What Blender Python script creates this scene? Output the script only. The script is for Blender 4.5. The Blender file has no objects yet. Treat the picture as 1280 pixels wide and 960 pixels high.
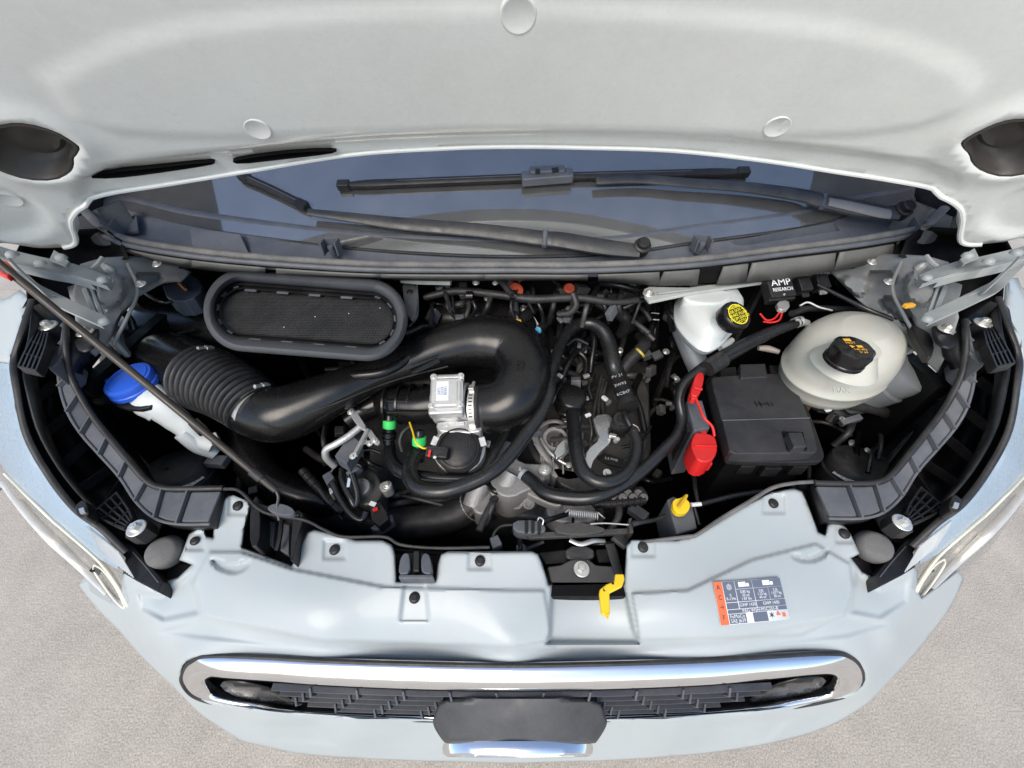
import bpy, bmesh, math, random
import numpy as np
from mathutils import Vector, Matrix, Euler
from mathutils.geometry import delaunay_2d_cdt
random.seed(7)
sc = bpy.context.scene
COL = sc.collection
R = math.radians

# ---------------------------------------------------------------- camera
A = R(45.5); SA, CA = math.sin(A), math.cos(A)
CAM = Vector((0, 0, 1.75)); FP = 480.0
cam = bpy.data.cameras.new('camera'); camo = bpy.data.objects.new('camera', cam)
COL.objects.link(camo); camo.location = CAM; camo.rotation_euler = (A, 0, 0)
cam.sensor_fit = 'HORIZONTAL'; cam.sensor_width = 36.0; cam.lens = 36.0 * FP / 1280
cam.clip_start = 0.02; cam.clip_end = 500
sc.camera = camo
# ---------------------------------------------------------------- light
SUN_EL, SUN_AZ = R(44), R(200)      # azimuth clockwise from +Y
w = bpy.data.worlds.new('World'); sc.world = w; w.use_nodes = True
nt = w.node_tree; bg = nt.nodes['Background']
sky = nt.nodes.new('ShaderNodeTexSky'); sky.sky_type = 'NISHITA'; sky.sun_disc = False
sky.sun_elevation = SUN_EL; sky.sun_rotation = SUN_AZ; sky.dust_density = 1.0; sky.air_density = 1.0; sky.ozone_density = 0.55
nt.links.new(sky.outputs[0], bg.inputs[0]); bg.inputs[1].default_value = 0.125
sun = bpy.data.lights.new('sun', 'SUN'); suno = bpy.data.objects.new('sun', sun); COL.objects.link(suno)
sun.energy = 1.5; sun.angle = R(34); sun.color = (1.0, 0.91, 0.79)
sd = Vector((math.sin(SUN_AZ) * math.cos(SUN_EL), math.cos(SUN_AZ) * math.cos(SUN_EL), math.sin(SUN_EL)))
suno.rotation_euler = sd.to_track_quat('Z', 'Y').to_euler(); suno.location = sd * 20
sc.view_settings.view_transform = 'Standard'; sc.view_settings.look = 'None'
sc.view_settings.exposure = 0.88; sc.view_settings.gamma = 1.0
sc.cycles.max_bounces = 8; sc.cycles.diffuse_bounces = 5; sc.cycles.glossy_bounces = 4

# ---------------------------------------------------------------- helpers
def ray(px, py):
    u = (px - 640) / FP; v = (480 - py) / FP
    return Vector((u, SA + CA * v, -CA + SA * v))
def P(px, py, z):
    """world point at height z on the line of sight the photograph gives for it"""
    r = ray(float(px), float(py)); return CAM + r * ((float(z) - CAM.z) / r.z)
def PD(px, py, y):
    r = ray(px, py); return CAM + r * (y / r.y)
def PX(s, z=None):
    return [P(*p) if len(p) == 3 else P(p[0], p[1], z) for p in s]
def MX(px, py):                    # the same place on the other side of the van
    k = min(1, max(0, (py - 300) / 350)); return (1285 + 13 * k - px, py - 2 - 5 * k)
def chaikin(p, n=2, closed=True):
    p = [tuple(q) for q in p]
    for _ in range(n):
        o = []; m = len(p)
        rng = range(m) if closed else range(m - 1)
        if not closed: o.append(p[0])
        for i in rng:
            a, b = p[i], p[(i + 1) % m]
            o.append(tuple(.75 * x + .25 * y for x, y in zip(a, b)))
            o.append(tuple(.25 * x + .75 * y for x, y in zip(a, b)))
        if not closed: o.append(p[-1])
        p = o
    return p
def cr(pts, n=6, closed=False):
    """Catmull-Rom through points (any dimension)"""
    p = [np.array(q, float) for q in pts]; m = len(p); out = []
    if m < 3 and not closed:
        return [tuple(p[0] + (p[1] - p[0]) * i / n) for i in range(n + 1)]
    segs = m if closed else m - 1
    for i in range(segs):
        p1, p2 = p[i % m], p[(i + 1) % m]
        p0 = p[(i - 1) % m] if (closed or i > 0) else 2 * p1 - p2
        p3 = p[(i + 2) % m] if (closed or i + 2 < m) else 2 * p2 - p1
        for k in range(n):
            t = k / n
            out.append(tuple(.5 * (2 * p1 + (p2 - p0) * t + (2 * p0 - 5 * p1 + 4 * p2 - p3) * t * t + (3 * p1 - p0 - 3 * p2 + p3) * t ** 3)))
    if not closed: out.append(tuple(p[-1]))
    return [tuple(float(v) for v in q) for q in out]
def rbf(ctrl, sm=1e-3):
    c = np.array(ctrl, float); xy = c[:, :2] / 100; z = c[:, 2]; n = len(c)
    def K(a, b):
        d = np.sqrt(((a[:, None] - b[None]) ** 2).sum(2)) + 1e-9; return d * d * np.log(d)
    M = np.zeros((n + 3, n + 3)); M[:n, :n] = K(xy, xy) + sm * np.eye(n)
    M[:n, n] = 1; M[:n, n + 1:] = xy; M[n, :n] = 1; M[n + 1:, :n] = xy.T
    wv = np.linalg.solve(M, np.concatenate([z, [0, 0, 0]]))
    def f(q):
        q = np.atleast_2d(np.array(q, float))[:, :2] / 100
        return K(q, xy) @ wv[:n] + wv[n] + q @ wv[n + 1:]
    return f
def inpoly(q, poly):
    q = np.atleast_2d(q); x, y = q[:, 0], q[:, 1]; c = np.zeros(len(q), bool)
    p = np.array(poly, float)[:, :2]; m = len(p)
    for i in range(m):
        x1, y1 = p[i]; x2, y2 = p[i - 1]
        if y1 == y2: continue
        c ^= ((y1 > y) != (y2 > y)) & (x < (x2 - x1) * (y - y1) / (y2 - y1) + x1)
    return c
def dpoly(q, poly, closed=True):
    q = np.atleast_2d(q); p = np.array(poly, float)[:, :2]; d = np.full(len(q), 1e9)
    for i in range(len(p) if closed else len(p) - 1):
        a = p[i]; b = p[(i + 1) % len(p)]; ab = b - a
        t = np.clip(((q - a) @ ab) / (ab @ ab + 1e-12), 0, 1)
        d = np.minimum(d, np.sqrt(((q - a - t[:, None] * ab) ** 2).sum(1)))
    return d
def sstep(x): x = np.clip(x, 0, 1); return x * x * (3 - 2 * x)
def emb(q, poly, wd, h):
    """raised/recessed pad: h inside the polygon with a soft border wd"""
    s = dpoly(q, poly); s = np.where(inpoly(q, poly), s, -s)
    return h * sstep(s / wd + .5)
def tri(outline, holes=(), step=8.0, extra=()):
    o = [tuple(p[:2]) for p in outline]; a = np.array(o)
    lo, hi = a.min(0), a.max(0)
    vs = list(o); fs = []; ed = [(i, (i + 1) % len(o)) for i in range(len(o))]
    for h in holes:
        b = len(vs); vs += [tuple(p[:2]) for p in h]; ed += [(b + i, b + (i + 1) % len(h)) for i in range(len(h))]
    gx = np.arange(lo[0] + step * .5, hi[0], step); gy = np.arange(lo[1] + step * .5, hi[1], step * .87)
    g = np.array([(x + (step / 2 if j % 2 else 0), y) for j, y in enumerate(gy) for x in gx])
    if len(g):
        k = inpoly(g, o) & (dpoly(g, o) > step * .45)
        for h in holes: k &= ~inpoly(g, h) & (dpoly(g, h) > step * .45)
        vs += [tuple(p) for p in g[k]]
    vs += list(extra)
    r = delaunay_2d_cdt([Vector(v) for v in vs], ed, [list(range(len(o)))], 1, 1e-6, False)
    V = np.array([tuple(v) for v in r[0]]); F = [list(f) for f in r[2]]
    C = np.array([V[f].mean(0) for f in F]); k = inpoly(C, o)
    for h in holes: k &= ~inpoly(C, h)
    return V, [f for f, q in zip(F, k) if q]
def sheet(outline, zf, holes=(), step=8.0, roll=None, fn=None):
    """a sheet over the outline; zf gives heights; roll=(width, depth) turns its edges down"""
    q, F = tri(outline, holes, step)
    z = zf(q) if callable(zf) else np.full(len(q), float(zf))
    if fn is not None: z = z + fn(q)
    if roll:
        d = dpoly(q, outline)
        for h in holes: d = np.minimum(d, dpoly(q, h))
        k = np.clip(1 - d / roll[0], 0, 1); z = z - roll[1] * (1 - np.sqrt(np.clip(1 - k * k, 0, 1)))
    V = [P(a, b, c) for (a, b), c in zip(q, z)]
    return face_cam(V, F)
def face_cam(V, F):
    V = [Vector(v) for v in V]; s = 0
    for f in F[:400]:
        a, b, c = V[f[0]], V[f[1]], V[f[2]]; n = (b - a).cross(c - a); s += n.dot(CAM - a)
    return (V, F) if s > 0 else (V, [list(reversed(f)) for f in F])
def tube(pts, r, seg=12, n=6, caps=True, flat=1.0, up=(0, 0, 1), smooth=True):
    pr = []
    rr = r if isinstance(r, (list, tuple)) else [r] * len(pts)
    q = [tuple(p) + (a,) for p, a in zip(pts, rr)]
    q = cr(q, n) if smooth and len(pts) > 2 else [tuple(map(float, p)) for p in q]
    C_ = [Vector(p[:3]) for p in q]; rad = [max(float(p[3]), 1e-4) for p in q]
    V, F = [], []; nv = None
    for i, c in enumerate(C_):
        t = (C_[min(i + 1, len(C_) - 1)] - C_[max(i - 1, 0)]).normalized()
        if nv is None:
            nv = Vector(up) - t * t.dot(Vector(up))
            if nv.length < 1e-3: nv = Vector((1, 0, 0)) - t * t.x
            nv.normalize()
        elif flat != 1.0:
            k = Vector(up) - t * t.dot(Vector(up)); nv = k.normalized() if k.length > .2 else (nv - t * t.dot(nv)).normalized()
        else: nv = (nv - t * t.dot(nv)).normalized()
        b = t.cross(nv)
        for k in range(seg):
            a = 2 * math.pi * k / seg
            V.append(c + rad[i] * (nv * math.cos(a) * flat + b * math.sin(a)))
    m = len(C_)
    for i in range(m - 1):
        for k in range(seg):
            F.append([i * seg + k, (i + 1) * seg + k, (i + 1) * seg + (k + 1) % seg, i * seg + (k + 1) % seg])
    if caps: F.append(list(range(seg))); F.append([(m - 1) * seg + k for k in reversed(range(seg))])
    return V, F
def tpx(pts, rpx, z=None, **k):
    """tube through (px,py,z); radius given in photo pixels at the depth of each point"""
    W = PX(pts, z); rr = rpx if isinstance(rpx, (list, tuple)) else [rpx] * len(W)
    return tube(W, [a * dep(p) / FP for a, p in zip(rr, W)], **k)
def dep(p): p = Vector(p) - CAM; return p.y * SA - p.z * CA
def bellows(a, b, r1, r2, ribs, depth, seg=48, mid=None):
    a, b = Vector(a), Vector(b); mid = Vector(mid) if mid is not None else (a + b) / 2
    N = ribs * 8; pts, rad = [], []
    for i in range(N + 1):
        t = i / N; pts.append(a * (1 - t) ** 2 + mid * 2 * t * (1 - t) + b * t * t)
        rad.append(r1 + (r2 - r1) * t + depth * (abs(math.cos(math.pi * ribs * t)) ** .6 - .5))
    return tube(pts, rad, seg=seg, smooth=False)
def basis(ax):
    ax = Vector(ax).normalized(); x = Vector((0, 0, 1)).cross(ax)
    if x.length < 1e-4: x = Vector((1, 0, 0))
    x.normalize(); return x, ax.cross(x), ax
def lathe(prof, o, axis=(0, 0, 1), seg=32, sx=1.0, sy=1.0, wob=None):
    X, Y, Z = basis(axis); o = Vector(o); V, F = [], []
    for r, h in prof:
        for k in range(seg):
            a = 2 * math.pi * k / seg; q = r * (wob(a, r, h) if wob else 1)
            V.append(o + X * math.cos(a) * q * sx + Y * math.sin(a) * q * sy + Z * h)
    m = len(prof)
    for i in range(m - 1):
        for k in range(seg):
            F.append([i * seg + k, i * seg + (k + 1) % seg, (i + 1) * seg + (k + 1) % seg, (i + 1) * seg + k])
    r0, r1 = prof[0][0], prof[-1][0]
    if abs(r0 - r1) > .25 * max(r0, r1) or m == 2:
        F.append([k for k in reversed(range(seg))]); F.append([(m - 1) * seg + k for k in range(seg)])
    return V, F
def box(c, s, M=None):
    M = M or Matrix.Identity(3); V = []
    for z in (-1, 1):
        for x, y in ((-1, -1), (1, -1), (1, 1), (-1, 1)):
            V.append(Vector(c) + M @ Vector((x * s[0] / 2, y * s[1] / 2, z * s[2] / 2)))
    return V, [[3, 2, 1, 0], [4, 5, 6, 7], [0, 1, 5, 4], [1, 2, 6, 5], [2, 3, 7, 6], [3, 0, 4, 7]]
def bar(a, b, wd, th, up=(0, 0, 1)):
    a, b = Vector(a), Vector(b); t = (b - a).normalized(); n = Vector(up) - t * t.dot(Vector(up))
    n = n.normalized() if n.length > 1e-3 else Vector((1, 0, 0)); s = t.cross(n)
    return box((a + b) / 2, (wd, th, (b - a).length), Matrix((s, n, t)).transposed())
def prism(px, zt, zb, taper=1.0):
    """solid with the traced outline at its top, straight down to zb"""
    T = [P(p[0], p[1], p[2] if len(p) > 2 else zt) for p in px]; n = len(T)
    c = sum(T, Vector()) / n
    B = [Vector((c.x + (v.x - c.x) * taper, c.y + (v.y - c.y) * taper, zb)) for v in T]
    area = sum(T[i].x * T[(i + 1) % n].y - T[(i + 1) % n].x * T[i].y for i in range(n))
    if area < 0: T.reverse(); B.reverse()
    return T + B, [list(range(n)), [2 * n - 1 - i for i in range(n)]] + [[i, n + i, n + (i + 1) % n, (i + 1) % n] for i in range(n)]
def join(*ms):
    V, F = [], []
    for v, f in ms:
        b = len(V); V += [Vector(q) for q in v]; F += [[i + b for i in g] for g in f]
    return V, F
def ribbon(L1, L2, th=0):
    n = len(L1); V = list(L1) + list(L2); F = [[i, i + 1, n + i + 1, n + i] for i in range(n - 1)]
    return face_cam(V, F)

ROOT = {}
def mk(name, VF, m, parent=None, bevel=0, solid=0, sub=0, sharp=38, loc=None, flip_solid=-1):
    V, F = VF; V = [Vector(v) for v in V]
    if parent is None and loc is None:
        lo = Vector([min(v[i] for v in V) for i in range(3)]); hi = Vector([max(v[i] for v in V) for i in range(3)])
        loc = Vector(((lo.x + hi.x) / 2, (lo.y + hi.y) / 2, lo.z))
    org = Vector(loc) if parent is None else ROOT[parent.name]
    me = bpy.data.meshes.new(name); me.from_pydata([tuple(v - org) for v in V], [], F)
    me.validate(); me.polygons.foreach_set('use_smooth', [True] * len(me.polygons))
    me.set_sharp_from_angle(angle=R(sharp)); me.update()
    for x in (m if isinstance(m, (list, tuple)) else [m]): me.materials.append(x)
    o = bpy.data.objects.new(name, me); COL.objects.link(o)
    if parent is None: o.location = org
    else: o.parent = parent
    ROOT[o.name] = org
    if solid:
        s = o.modifiers.new('s', 'SOLIDIFY'); s.thickness = solid; s.offset = flip_solid
    if sub:
        s = o.modifiers.new('u', 'SUBSURF'); s.levels = s.render_levels = sub
    if bevel:
        s = o.modifiers.new('b', 'BEVEL'); s.width = bevel; s.segments = 2; s.limit_method = 'ANGLE'; s.angle_limit = R(30); s.harden_normals = True
    return o
def tag(o, label, cat, group=None, kind=None):
    if label: o['label'] = label
    if cat: o['category'] = cat
    if group: o['group'] = group
    if kind: o['kind'] = kind
    return o
def thing(name, loc, label, cat, group=None):
    o = bpy.data.objects.new(name, None); COL.objects.link(o); o.location = loc; o.empty_display_size = .02
    ROOT[o.name] = Vector(loc); return tag(o, label, cat, group)
def inst(src, parent, loc, axis=None, spin=0, s=1.0, name=None):
    """another object sharing the mesh of src (modelled about its own origin, +Z out)"""
    o = src.copy(); COL.objects.link(o); o.parent = parent
    base = ROOT[parent.name] if parent else Vector()
    o.location = Vector(loc) - base
    q = Vector(axis).to_track_quat('Z', 'Y') if axis is not None else Euler().to_quaternion()
    o.rotation_euler = (q @ Euler((0, 0, spin)).to_quaternion()).to_euler(); o.scale = (s, s, s)
    if name: o.name = name
    ROOT[o.name] = base
    return o
def text(name, s, m, parent, o, xdir, up, size, ext=.0002, sx=1.0, align='CENTER', shear=0):
    """raised/printed lettering lying in the plane of xdir and up, as a mesh"""
    cu = bpy.data.curves.new('t', 'FONT'); cu.body = s; cu.size = size; cu.extrude = ext; cu.align_x = align; cu.align_y = 'CENTER'
    cu.shear = shear; cu.resolution_u = 3; cu.space_line = .85
    t = bpy.data.objects.new('t', cu); me = bpy.data.meshes.new_from_object(t)
    X = Vector(xdir).normalized(); U = Vector(up); U = (U - X * U.dot(X)).normalized(); N = X.cross(U)
    M = Matrix((X * sx, U, N)).transposed()
    V = [Vector(o) + M @ v.co for v in me.vertices]; F = [list(p.vertices) for p in me.polygons]
    bpy.data.objects.remove(t); bpy.data.curves.remove(cu); bpy.data.meshes.remove(me)
    return mk(name, (V, F), m, parent, sharp=20)

# ---------------------------------------------------------------- materials
def mat(name, col, rough=.5, metal=0., var=.12, vs=14., bump=.1, bs=220., rv=.12, dust=0., dcol=(.32, .29, .25), coat=0., spec=.5, ior=1.5, ds=9., trans=0., sss=0.):
    m = bpy.data.materials.new(name); m.use_nodes = True; t = m.node_tree; N = t.nodes; L = t.links
    b = N['Principled BSDF']; tc = N.new('ShaderNodeNewGeometry')
    def noise(s, d=5, r=.6):
        n = N.new('ShaderNodeTexNoise'); n.inputs['Scale'].default_value = s; n.inputs['Detail'].default_value = d
        n.inputs['Roughness'].default_value = r; L.new(tc.outputs['Position'], n.inputs['Vector']); return n
    n1 = noise(vs); mx = N.new('ShaderNodeMix'); mx.data_type = 'RGBA'
    mx.inputs[6].default_value = tuple(c * (1 - var) for c in col) + (1,); mx.inputs[7].default_value = tuple(min(1, c * (1 + var)) for c in col) + (1,)
    mr = N.new('ShaderNodeMapRange'); mr.inputs[1].default_value = .3; mr.inputs[2].default_value = .7
    L.new(n1.outputs[0], mr.inputs[0]); L.new(mr.outputs[0], mx.inputs[0]); cout = mx.outputs[2]
    n2 = noise(vs * 3.1, 8, .7)
    rr = N.new('ShaderNodeMapRange'); rr.inputs[1].default_value = .3; rr.inputs[2].default_value = .7
    rr.inputs[3].default_value = max(0, rough - rv); rr.inputs[4].default_value = min(1, rough + rv)
    L.new(n2.outputs[0], rr.inputs[0]); rout = rr.outputs[0]
    if dust > 0:
        n3 = noise(ds, 10, .72); n4 = noise(ds * 30, 3, .8)
        ma = N.new('ShaderNodeMath'); ma.operation = 'MULTIPLY_ADD'; ma.inputs[1].default_value = .45
        L.new(n4.outputs[0], ma.inputs[0]); L.new(n3.outputs[0], ma.inputs[2])
        d1 = N.new('ShaderNodeMapRange'); d1.inputs[1].default_value = .62; d1.inputs[2].default_value = .95
        d1.inputs[3].default_value = 0; d1.inputs[4].default_value = dust; L.new(ma.outputs[0], d1.inputs[0])
        m2 = N.new('ShaderNodeMix'); m2.data_type = 'RGBA'; L.new(d1.outputs[0], m2.inputs[0]); L.new(cout, m2.inputs[6])
        m2.inputs[7].default_value = tuple(dcol) + (1,); cout = m2.outputs[2]
        m3 = N.new('ShaderNodeMix'); m3.data_type = 'FLOAT'; L.new(d1.outputs[0], m3.inputs[0]); L.new(rout, m3.inputs[2]); m3.inputs[3].default_value = .85; rout = m3.outputs[0]
        if metal > 0:
            m4 = N.new('ShaderNodeMix'); m4.data_type = 'FLOAT'; L.new(d1.outputs[0], m4.inputs[0]); m4.inputs[2].default_value = metal; m4.inputs[3].default_value = 0; L.new(m4.outputs[0], b.inputs['Metallic'])
    L.new(cout, b.inputs['Base Color']); L.new(rout, b.inputs['Roughness'])
    if not (dust > 0 and metal > 0): b.inputs['Metallic'].default_value = metal
    if bump > 0:
        n5 = noise(bs, 6, .65); bp = N.new('ShaderNodeBump'); bp.inputs['Strength'].default_value = bump; bp.inputs['Distance'].default_value = .002
        L.new(n5.outputs[0], bp.inputs['Height']); L.new(bp.outputs[0], b.inputs['Normal'])
    b.inputs['Coat Weight'].default_value = coat; b.inputs['Coat Roughness'].default_value = .06
    b.inputs['Specular IOR Level'].default_value = spec; b.inputs['IOR'].default_value = ior
    b.inputs['Transmission Weight'].default_value = trans
    if sss: b.inputs['Subsurface Weight'].default_value = sss; b.inputs['Subsurface Scale'].default_value = .02
    return m
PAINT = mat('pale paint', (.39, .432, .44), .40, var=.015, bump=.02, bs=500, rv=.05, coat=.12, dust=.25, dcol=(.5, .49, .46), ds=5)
PAINT_LIT = mat('body paint lit copy', (.75, .775, .75), .30, var=.015, bump=.03, bs=300, rv=.08, coat=.3, dust=.35, dcol=(.56, .54, .5), ds=4)  # same body paint, lighter copy: brighter light under the hood put into colour
BLACK = mat('black plastic', (.009, .009, .0105), .42, spec=.38, bump=.12, bs=900, dust=.08, ds=12)
SATIN = mat('satin black duct', (.006, .006, .0065), .26, bump=.012, bs=500, dust=.012, ds=7, rv=.05, spec=.42)
GREYP = mat('weathered grey plastic', (.085, .092, .105), .5, bump=.15, bs=900, dust=.3, dcol=(.22, .22, .22), ds=14)
COWLM = mat('cowl plastic', (.07, .08, .10), .42, bump=.2, bs=1200, dust=.35, dcol=(.2, .2, .2), ds=10)
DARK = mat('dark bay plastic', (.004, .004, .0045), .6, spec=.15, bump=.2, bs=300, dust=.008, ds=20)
RUB = mat('rubber', (.011, .011, .012), .5, bump=.12, bs=500, dust=.15, ds=25, dcol=(.2, .19, .18))
HOSE = mat('hose rubber', (.009, .0095, .0105), .28, spec=.5, bump=.05, bs=600, dust=.035, ds=25, dcol=(.2, .19, .18), rv=.08)
SEAL = mat('grey rubber seal', (.10, .10, .10), .65, bump=.25, bs=400, dust=.5, dcol=(.3, .28, .25), ds=20)
ALU = mat('cast aluminium', (.34, .34, .335), .5, metal=.5, bump=.7, bs=160, dust=.5, dcol=(.22, .2, .18), ds=18)
ALUB = mat('bright aluminium', (.58, .58, .57), .36, metal=.6, bump=.45, bs=300, dust=.15, ds=20)
STEEL = mat('zinc steel', (.66, .66, .63), .34, metal=.75, bump=.1, bs=300, dust=.25, ds=30)
GALV = mat('grey coated metal', (.30, .33, .34), .5, metal=.1, bump=.1, bs=260, dust=.35, ds=14, dcol=(.4, .38, .34))
APRON = mat('thin primer paint on sheet metal', (.20, .21, .215), .5, bump=.08, bs=200, dust=.5, ds=8, dcol=(.12, .11, .10))
CHROME = mat('chrome', (.86, .87, .88), .07, metal=1, var=.02, bump=.01, bs=200, rv=.03, dust=.06, ds=30)
WHITE = mat('white plastic', (.62, .65, .64), .4, var=.05, bump=.03, dust=.15, ds=10, sss=.3)
TANK = mat('milky tank plastic', (.55, .545, .48), .38, var=.06, vs=6, bump=.05, bs=200, dust=.12, ds=9, sss=.4, coat=.15)
RED = mat('red plastic', (.62, .02, .02), .4, bump=.04)
ORANGE = mat('orange plastic', (.62, .14, .05), .5)
BLUE = mat('blue plastic', (.025, .11, .60), .42, bump=.05)
YEL = mat('yellow plastic', (.85, .58, .02), .42, bump=.05)
GREEN = mat('green plastic', (.05, .62, .13), .4)
LABEL = mat('label paper', (.66, .68, .68), .5, var=.03, bump=0)
INK = mat('dark ink', (.035, .04, .055), .5, var=.05, bump=0)
INKW = mat('white ink', (.75, .77, .78), .5, var=.02, bump=0)
INKO = mat('orange ink', (.75, .16, .06), .5, var=.02, bump=0)
RUST = mat('rusty iron', (.16, .10, .07), .7, metal=.3, bump=.6, bs=180, dust=.3, ds=25)
IRON = mat('dark oily metal', (.09, .088, .085), .45, metal=.6, bump=.5, bs=200, dust=.3, ds=20, dcol=(.15, .13, .11))
FOIL = mat('heat shield', (.72, .73, .74), .2, metal=.9, bump=.12, bs=40, rv=.08, dust=.15)
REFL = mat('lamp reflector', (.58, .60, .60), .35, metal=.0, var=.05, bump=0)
GLINT = mat('warm lens glint', (.80, .76, .60), .25, bump=0, coat=.5)  # colour of the yellowish highlights on the headlight lens
BAYG = mat('dusty bay plastic', (.026, .027, .030), .55, bump=.15, bs=400, dust=.2, ds=14)
LIDM = mat('satin lid plastic', (.022, .023, .027), .45, bump=.15, bs=1100, dust=.10, ds=8)
def zmin(py):
    v = (480 - py) / FP; return CAM.z - (.90 / (SA + CA * v)) * (CA - SA * v)
def glass_mat(name, tint, refl, dif, dcol):
    m = bpy.data.materials.new(name); m.use_nodes = True; t = m.node_tree; N, L = t.nodes, t.links
    for n in list(N): N.remove(n)
    out = N.new('ShaderNodeOutputMaterial'); tr = N.new('ShaderNodeBsdfTransparent'); tr.inputs[0].default_value = tint + (1,)
    gl = N.new('ShaderNodeBsdfGlossy'); gl.inputs['Roughness'].default_value = .05
    df = N.new('ShaderNodeBsdfDiffuse'); df.inputs[0].default_value = dcol + (1,)
    lw = N.new('ShaderNodeLayerWeight'); lw.inputs[0].default_value = refl
    m1 = N.new('ShaderNodeMixShader'); m2 = N.new('ShaderNodeMixShader')
    geo = N.new('ShaderNodeNewGeometry'); nz = N.new('ShaderNodeTexNoise'); nz.inputs['Scale'].default_value = 9; nz.inputs['Detail'].default_value = 9; nz.inputs['Roughness'].default_value = .75
    L.new(geo.outputs['Position'], nz.inputs['Vector']); mr = N.new('ShaderNodeMapRange'); mr.inputs[1].default_value = .35; mr.inputs[2].default_value = .75
    mr.inputs[3].default_value = dif * .7; mr.inputs[4].default_value = dif * 1.3; L.new(nz.outputs[0], mr.inputs[0]); L.new(mr.outputs[0], m1.inputs[0])
    L.new(tr.outputs[0], m1.inputs[1]); L.new(df.outputs[0], m1.inputs[2])
    L.new(lw.outputs['Fresnel'], m2.inputs[0]); L.new(m1.outputs[0], m2.inputs[1]); L.new(gl.outputs[0], m2.inputs[2])
    L.new(m2.outputs[0], out.inputs[0]); return m
WGLASS = glass_mat('windshield glass', (.55, .6, .62), .74, .42, (.235, .235, .235))
LENS = glass_mat('lamp lens', (.97, .98, .99), .15, .08, (.52, .62, .70))
def concrete():
    m = bpy.data.materials.new('broomed concrete'); m.use_nodes = True; t = m.node_tree; N, L = t.nodes, t.links
    b = N['Principled BSDF']; g = N.new('ShaderNodeNewGeometry'); mp = N.new('ShaderNodeMapping'); L.new(g.outputs['Position'], mp.inputs[0])
    mp2 = N.new('ShaderNodeMapping'); mp2.inputs['Scale'].default_value = (1, 5, 1); L.new(g.outputs['Position'], mp2.inputs[0])
    def nz(s, d, r, src): n = N.new('ShaderNodeTexNoise'); n.inputs['Scale'].default_value = s; n.inputs['Detail'].default_value = d; n.inputs['Roughness'].default_value = r; L.new(src.outputs[0], n.inputs['Vector']); return n
    a = nz(3.2, 12, .72, mp); f = nz(190, 5, .8, mp); br = nz(28, 6, .7, mp2)
    vo = N.new('ShaderNodeTexVoronoi'); vo.inputs['Scale'].default_value = 150; L.new(mp.outputs[0], vo.inputs['Vector'])
    s1 = N.new('ShaderNodeMath'); s1.operation = 'MULTIPLY_ADD'; s1.inputs[1].default_value = .62; L.new(f.outputs[0], s1.inputs[0])
    s0 = N.new('ShaderNodeMath'); s0.operation = 'MULTIPLY_ADD'; s0.inputs[1].default_value = .12; L.new(br.outputs[0], s0.inputs[0])
    s2 = N.new('ShaderNodeMath'); s2.operation = 'MULTIPLY'; s2.inputs[1].default_value = .16; L.new(a.outputs[0], s2.inputs[0])
    L.new(s2.outputs[0], s0.inputs[2]); L.new(s0.outputs[0], s1.inputs[2])
    cr_ = N.new('ShaderNodeValToRGB'); e = cr_.color_ramp.elements; e[0].position = .385; e[0].color = (.33, .29, .24, 1); e[1].position = .585; e[1].color = (.80, .70, .565, 1)
    q = e.new(.49); q.color = (.60, .53, .44, 1); L.new(s1.outputs[0], cr_.inputs[0])
    sp = N.new('ShaderNodeMapRange'); sp.inputs[1].default_value = .0; sp.inputs[2].default_value = .16; sp.inputs[3].default_value = 1; sp.inputs[4].default_value = 0
    L.new(vo.outputs['Distance'], sp.inputs[0]); gt = N.new('ShaderNodeMath'); gt.operation = 'GREATER_THAN'; gt.inputs[1].default_value = .78
    sx = N.new('ShaderNodeSeparateColor'); L.new(vo.outputs['Color'], sx.inputs[0]); L.new(sx.outputs[0], gt.inputs[0])
    mu = N.new('ShaderNodeMath'); mu.operation = 'MULTIPLY'; L.new(sp.outputs[0], mu.inputs[0]); L.new(gt.outputs[0], mu.inputs[1])
    mx = N.new('ShaderNodeMix'); mx.data_type = 'RGBA'; L.new(mu.outputs[0], mx.inputs[0]); L.new(cr_.outputs[0], mx.inputs[6]); mx.inputs[7].default_value = (.9, .88, .84, 1)
    L.new(mx.outputs[2], b.inputs['Base Color']); b.inputs['Roughness'].default_value = .85
    bp = N.new('ShaderNodeBump'); bp.inputs['Strength'].default_value = .5; bp.inputs['Distance'].default_value = .006; L.new(s1.outputs[0], bp.inputs['Height']); L.new(bp.outputs[0], b.inputs['Normal'])
    return m
CONC = concrete()

# ---------------------------------------------------------------- ground
g = bpy.data.objects.new('ground', None); COL.objects.link(g); g['kind'] = 'structure'; ROOT['ground'] = Vector()
mk('joint_bed', box((0, 0, -.11), (240, 240, .1)), CONC, g)
xs = [-60, -2.6, 4.45, 60]; ys = [-60, -3.4, 2.95, 60]
for i in range(3):
    for j in range(3):
        mk('slab', box(((xs[i] + xs[i + 1]) / 2, (ys[j] + ys[j + 1]) / 2, -.05), (xs[i + 1] - xs[i] - .012, ys[j + 1] - ys[j] - .012, .1)), CONC, g)
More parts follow.
